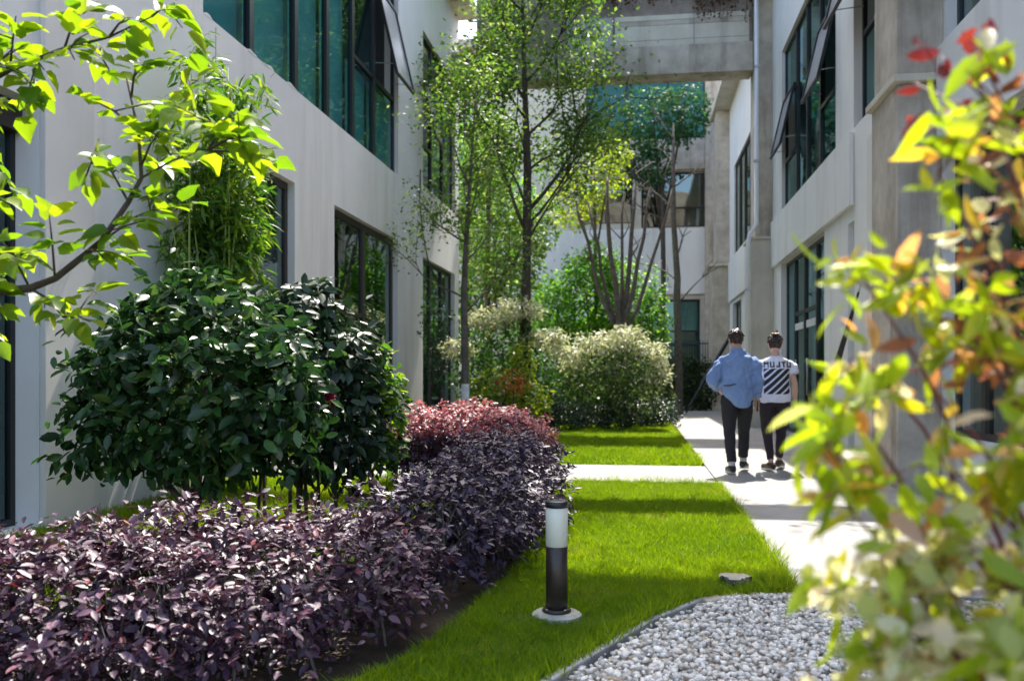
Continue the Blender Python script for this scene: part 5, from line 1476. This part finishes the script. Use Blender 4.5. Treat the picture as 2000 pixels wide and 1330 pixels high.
MB().box((1.4785, 11.375, .782), (1.480, 11.445, .908)).build('screen', M['glass_dark'], ph)

spec2 = dict(h=1.71, hip=.92, sh=1.42, shw=.2, head=(.0, .035), seed=2, toph=True,
             arms=[((-.19, 0, 1.37), (-.235, .02, 1.10), (-.20, .2, .98), -1), ((.19, 0, 1.37), (.235, -.03, 1.09), (.25, .03, .84), 1)],
             legs=[((-.09, 0, .89), (-.09, .09, .50), (-.07, -.10, .09), (-.115, .05, .035)), ((.09, 0, .89), (.095, .13, .50), (.075, .16, .10), (.13, .29, .04))],
             cuffs=(.88, .88), tr=(.110, .094, .064, .056, .044), tmat='plum_cloth', shoe='shoe_brown', socks=False, rot=.04)
p2, b2 = person('person', (1.73, 11.7, 0.022), 'person walking in a white tee with black diagonal stripes', spec2)
te = MB()
te.rings([(0, -.005, .86, .194, .145), (0, -.005, .95, .192, .142), (0, -.01, 1.10, .180, .132), (0, -.01, 1.22, .190, .138), (0, -.01, 1.33, .192, .128), (0, -.012, 1.395, .155, .105), (0, -.012, 1.43, .088, .078), (0, -.008, 1.45, .068, .066)], 28)
for S, E, W, sd in spec2['arms']:
    S, E = Vector(S), Vector(E)
    te.tube([S + Vector((-sd * .09, 0, -.01)), S + Vector((-sd * .02, 0, -.035)), S.lerp(E, .25), S.lerp(E, .55)], [.045, .066, .076, .074], 16)
tee = fused(te, 'tee_shirt', M['tee'], p2, .008, 12, .02, .1)
# printed stripes and letters laid on the cloth
bv = BVHTree.FromPolygons([v.co for v in tee.data.vertices], [tuple(q.vertices) for q in tee.data.polygons])


def print_quads(quads, name, parent):
    mb = MB()
    for (a, b, c, d) in quads:
        nu, nv = 6, 3
        grid = []
        ok = True
        for i in range(nu + 1):
            for j in range(nv + 1):
                u, v = i / nu, j / nv
                x = (a[0] * (1 - u) + b[0] * u) * (1 - v) + (d[0] * (1 - u) + c[0] * u) * v
                z = (a[1] * (1 - u) + b[1] * u) * (1 - v) + (d[1] * (1 - u) + c[1] * u) * v
                hit = bv.ray_cast(Vector((x, -1, z)), Vector((0, 1, 0)))
                if hit[0] is None: ok = False; break
                grid.append((hit[0].x, hit[0].y - .003, hit[0].z))
            if not ok: break
        if not ok: continue
        mb.poly(grid, [(i * (nv + 1) + j, (i + 1) * (nv + 1) + j, (i + 1) * (nv + 1) + j + 1, i * (nv + 1) + j + 1) for i in range(nu) for j in range(nv)])
    o = mb.build(name, M['print'], None); o.parent = parent
    return o


x0, x1, z0, z1 = -.160, .155, .965, 1.285
for k in range(-6, 7):
    # stripe rising to the right, clipped to the print's rectangle
    off = k * .092; w = .046; sl = 0.95
    pts = []
    quads = []
    N_ = 10
    for i in range(N_):
        xa, xb = x0 + (x1 - x0) * i / N_, x0 + (x1 - x0) * (i + 1) / N_
        la, lb2 = z0 + off + (xa - x0) * sl, z0 + off + (xb - x0) * sl
        qa = [max(z0, min(z1, v)) for v in (la, lb2, lb2 + w * 1.35, la + w * 1.35)]
        if qa[3] - qa[0] < .004 and qa[2] - qa[1] < .004: continue
        quads.append(((xa, qa[0]), (xb, qa[1]), (xb, qa[2]), (xa, qa[3])))
    if quads: print_quads(quads, 'printed_stripe', tee)
LET = {'M': [(0, 0, .22, 1), (.78, 0, 1, 1), (.22, .55, .5, .9), (.5, .55, .78, .9)], 'U': [(0, 0, .3, 1), (.7, 0, 1, 1), (.3, 0, .7, .22)], 'J': [(.6, .0, .95, 1), (.1, 0, .6, .22), (.1, .22, .35, .4)], 'T': [(.33, 0, .67, .78), (0, .78, 1, 1)]}
for i, ch in enumerate('MUJTU'):
    xa = -.160 + i * .070
    q = []
    for (a, b, c, d) in LET[ch]:
        X0, X1, Z0, Z1 = xa + a * .056, xa + c * .056, 1.300 + b * .072, 1.300 + d * .072
        q.append(((X0, Z0), (X1, Z0), (X1, Z1), (X0, Z1)))
    print_quads(q, 'printed_letter', tee)
bag = empty('phone', (1.96, 11.73, .74), 'dark phone hanging in the right hand of the person in the striped tee', 'phone')
MB().box((1.955, 11.70, .70), (1.967, 11.77, .84)).build('case', M['shoe'], bag, bevel=.004)
MB().box((1.9675, 11.705, .707), (1.969, 11.765, .833)).build('screen', M['glass_dark'], bag)
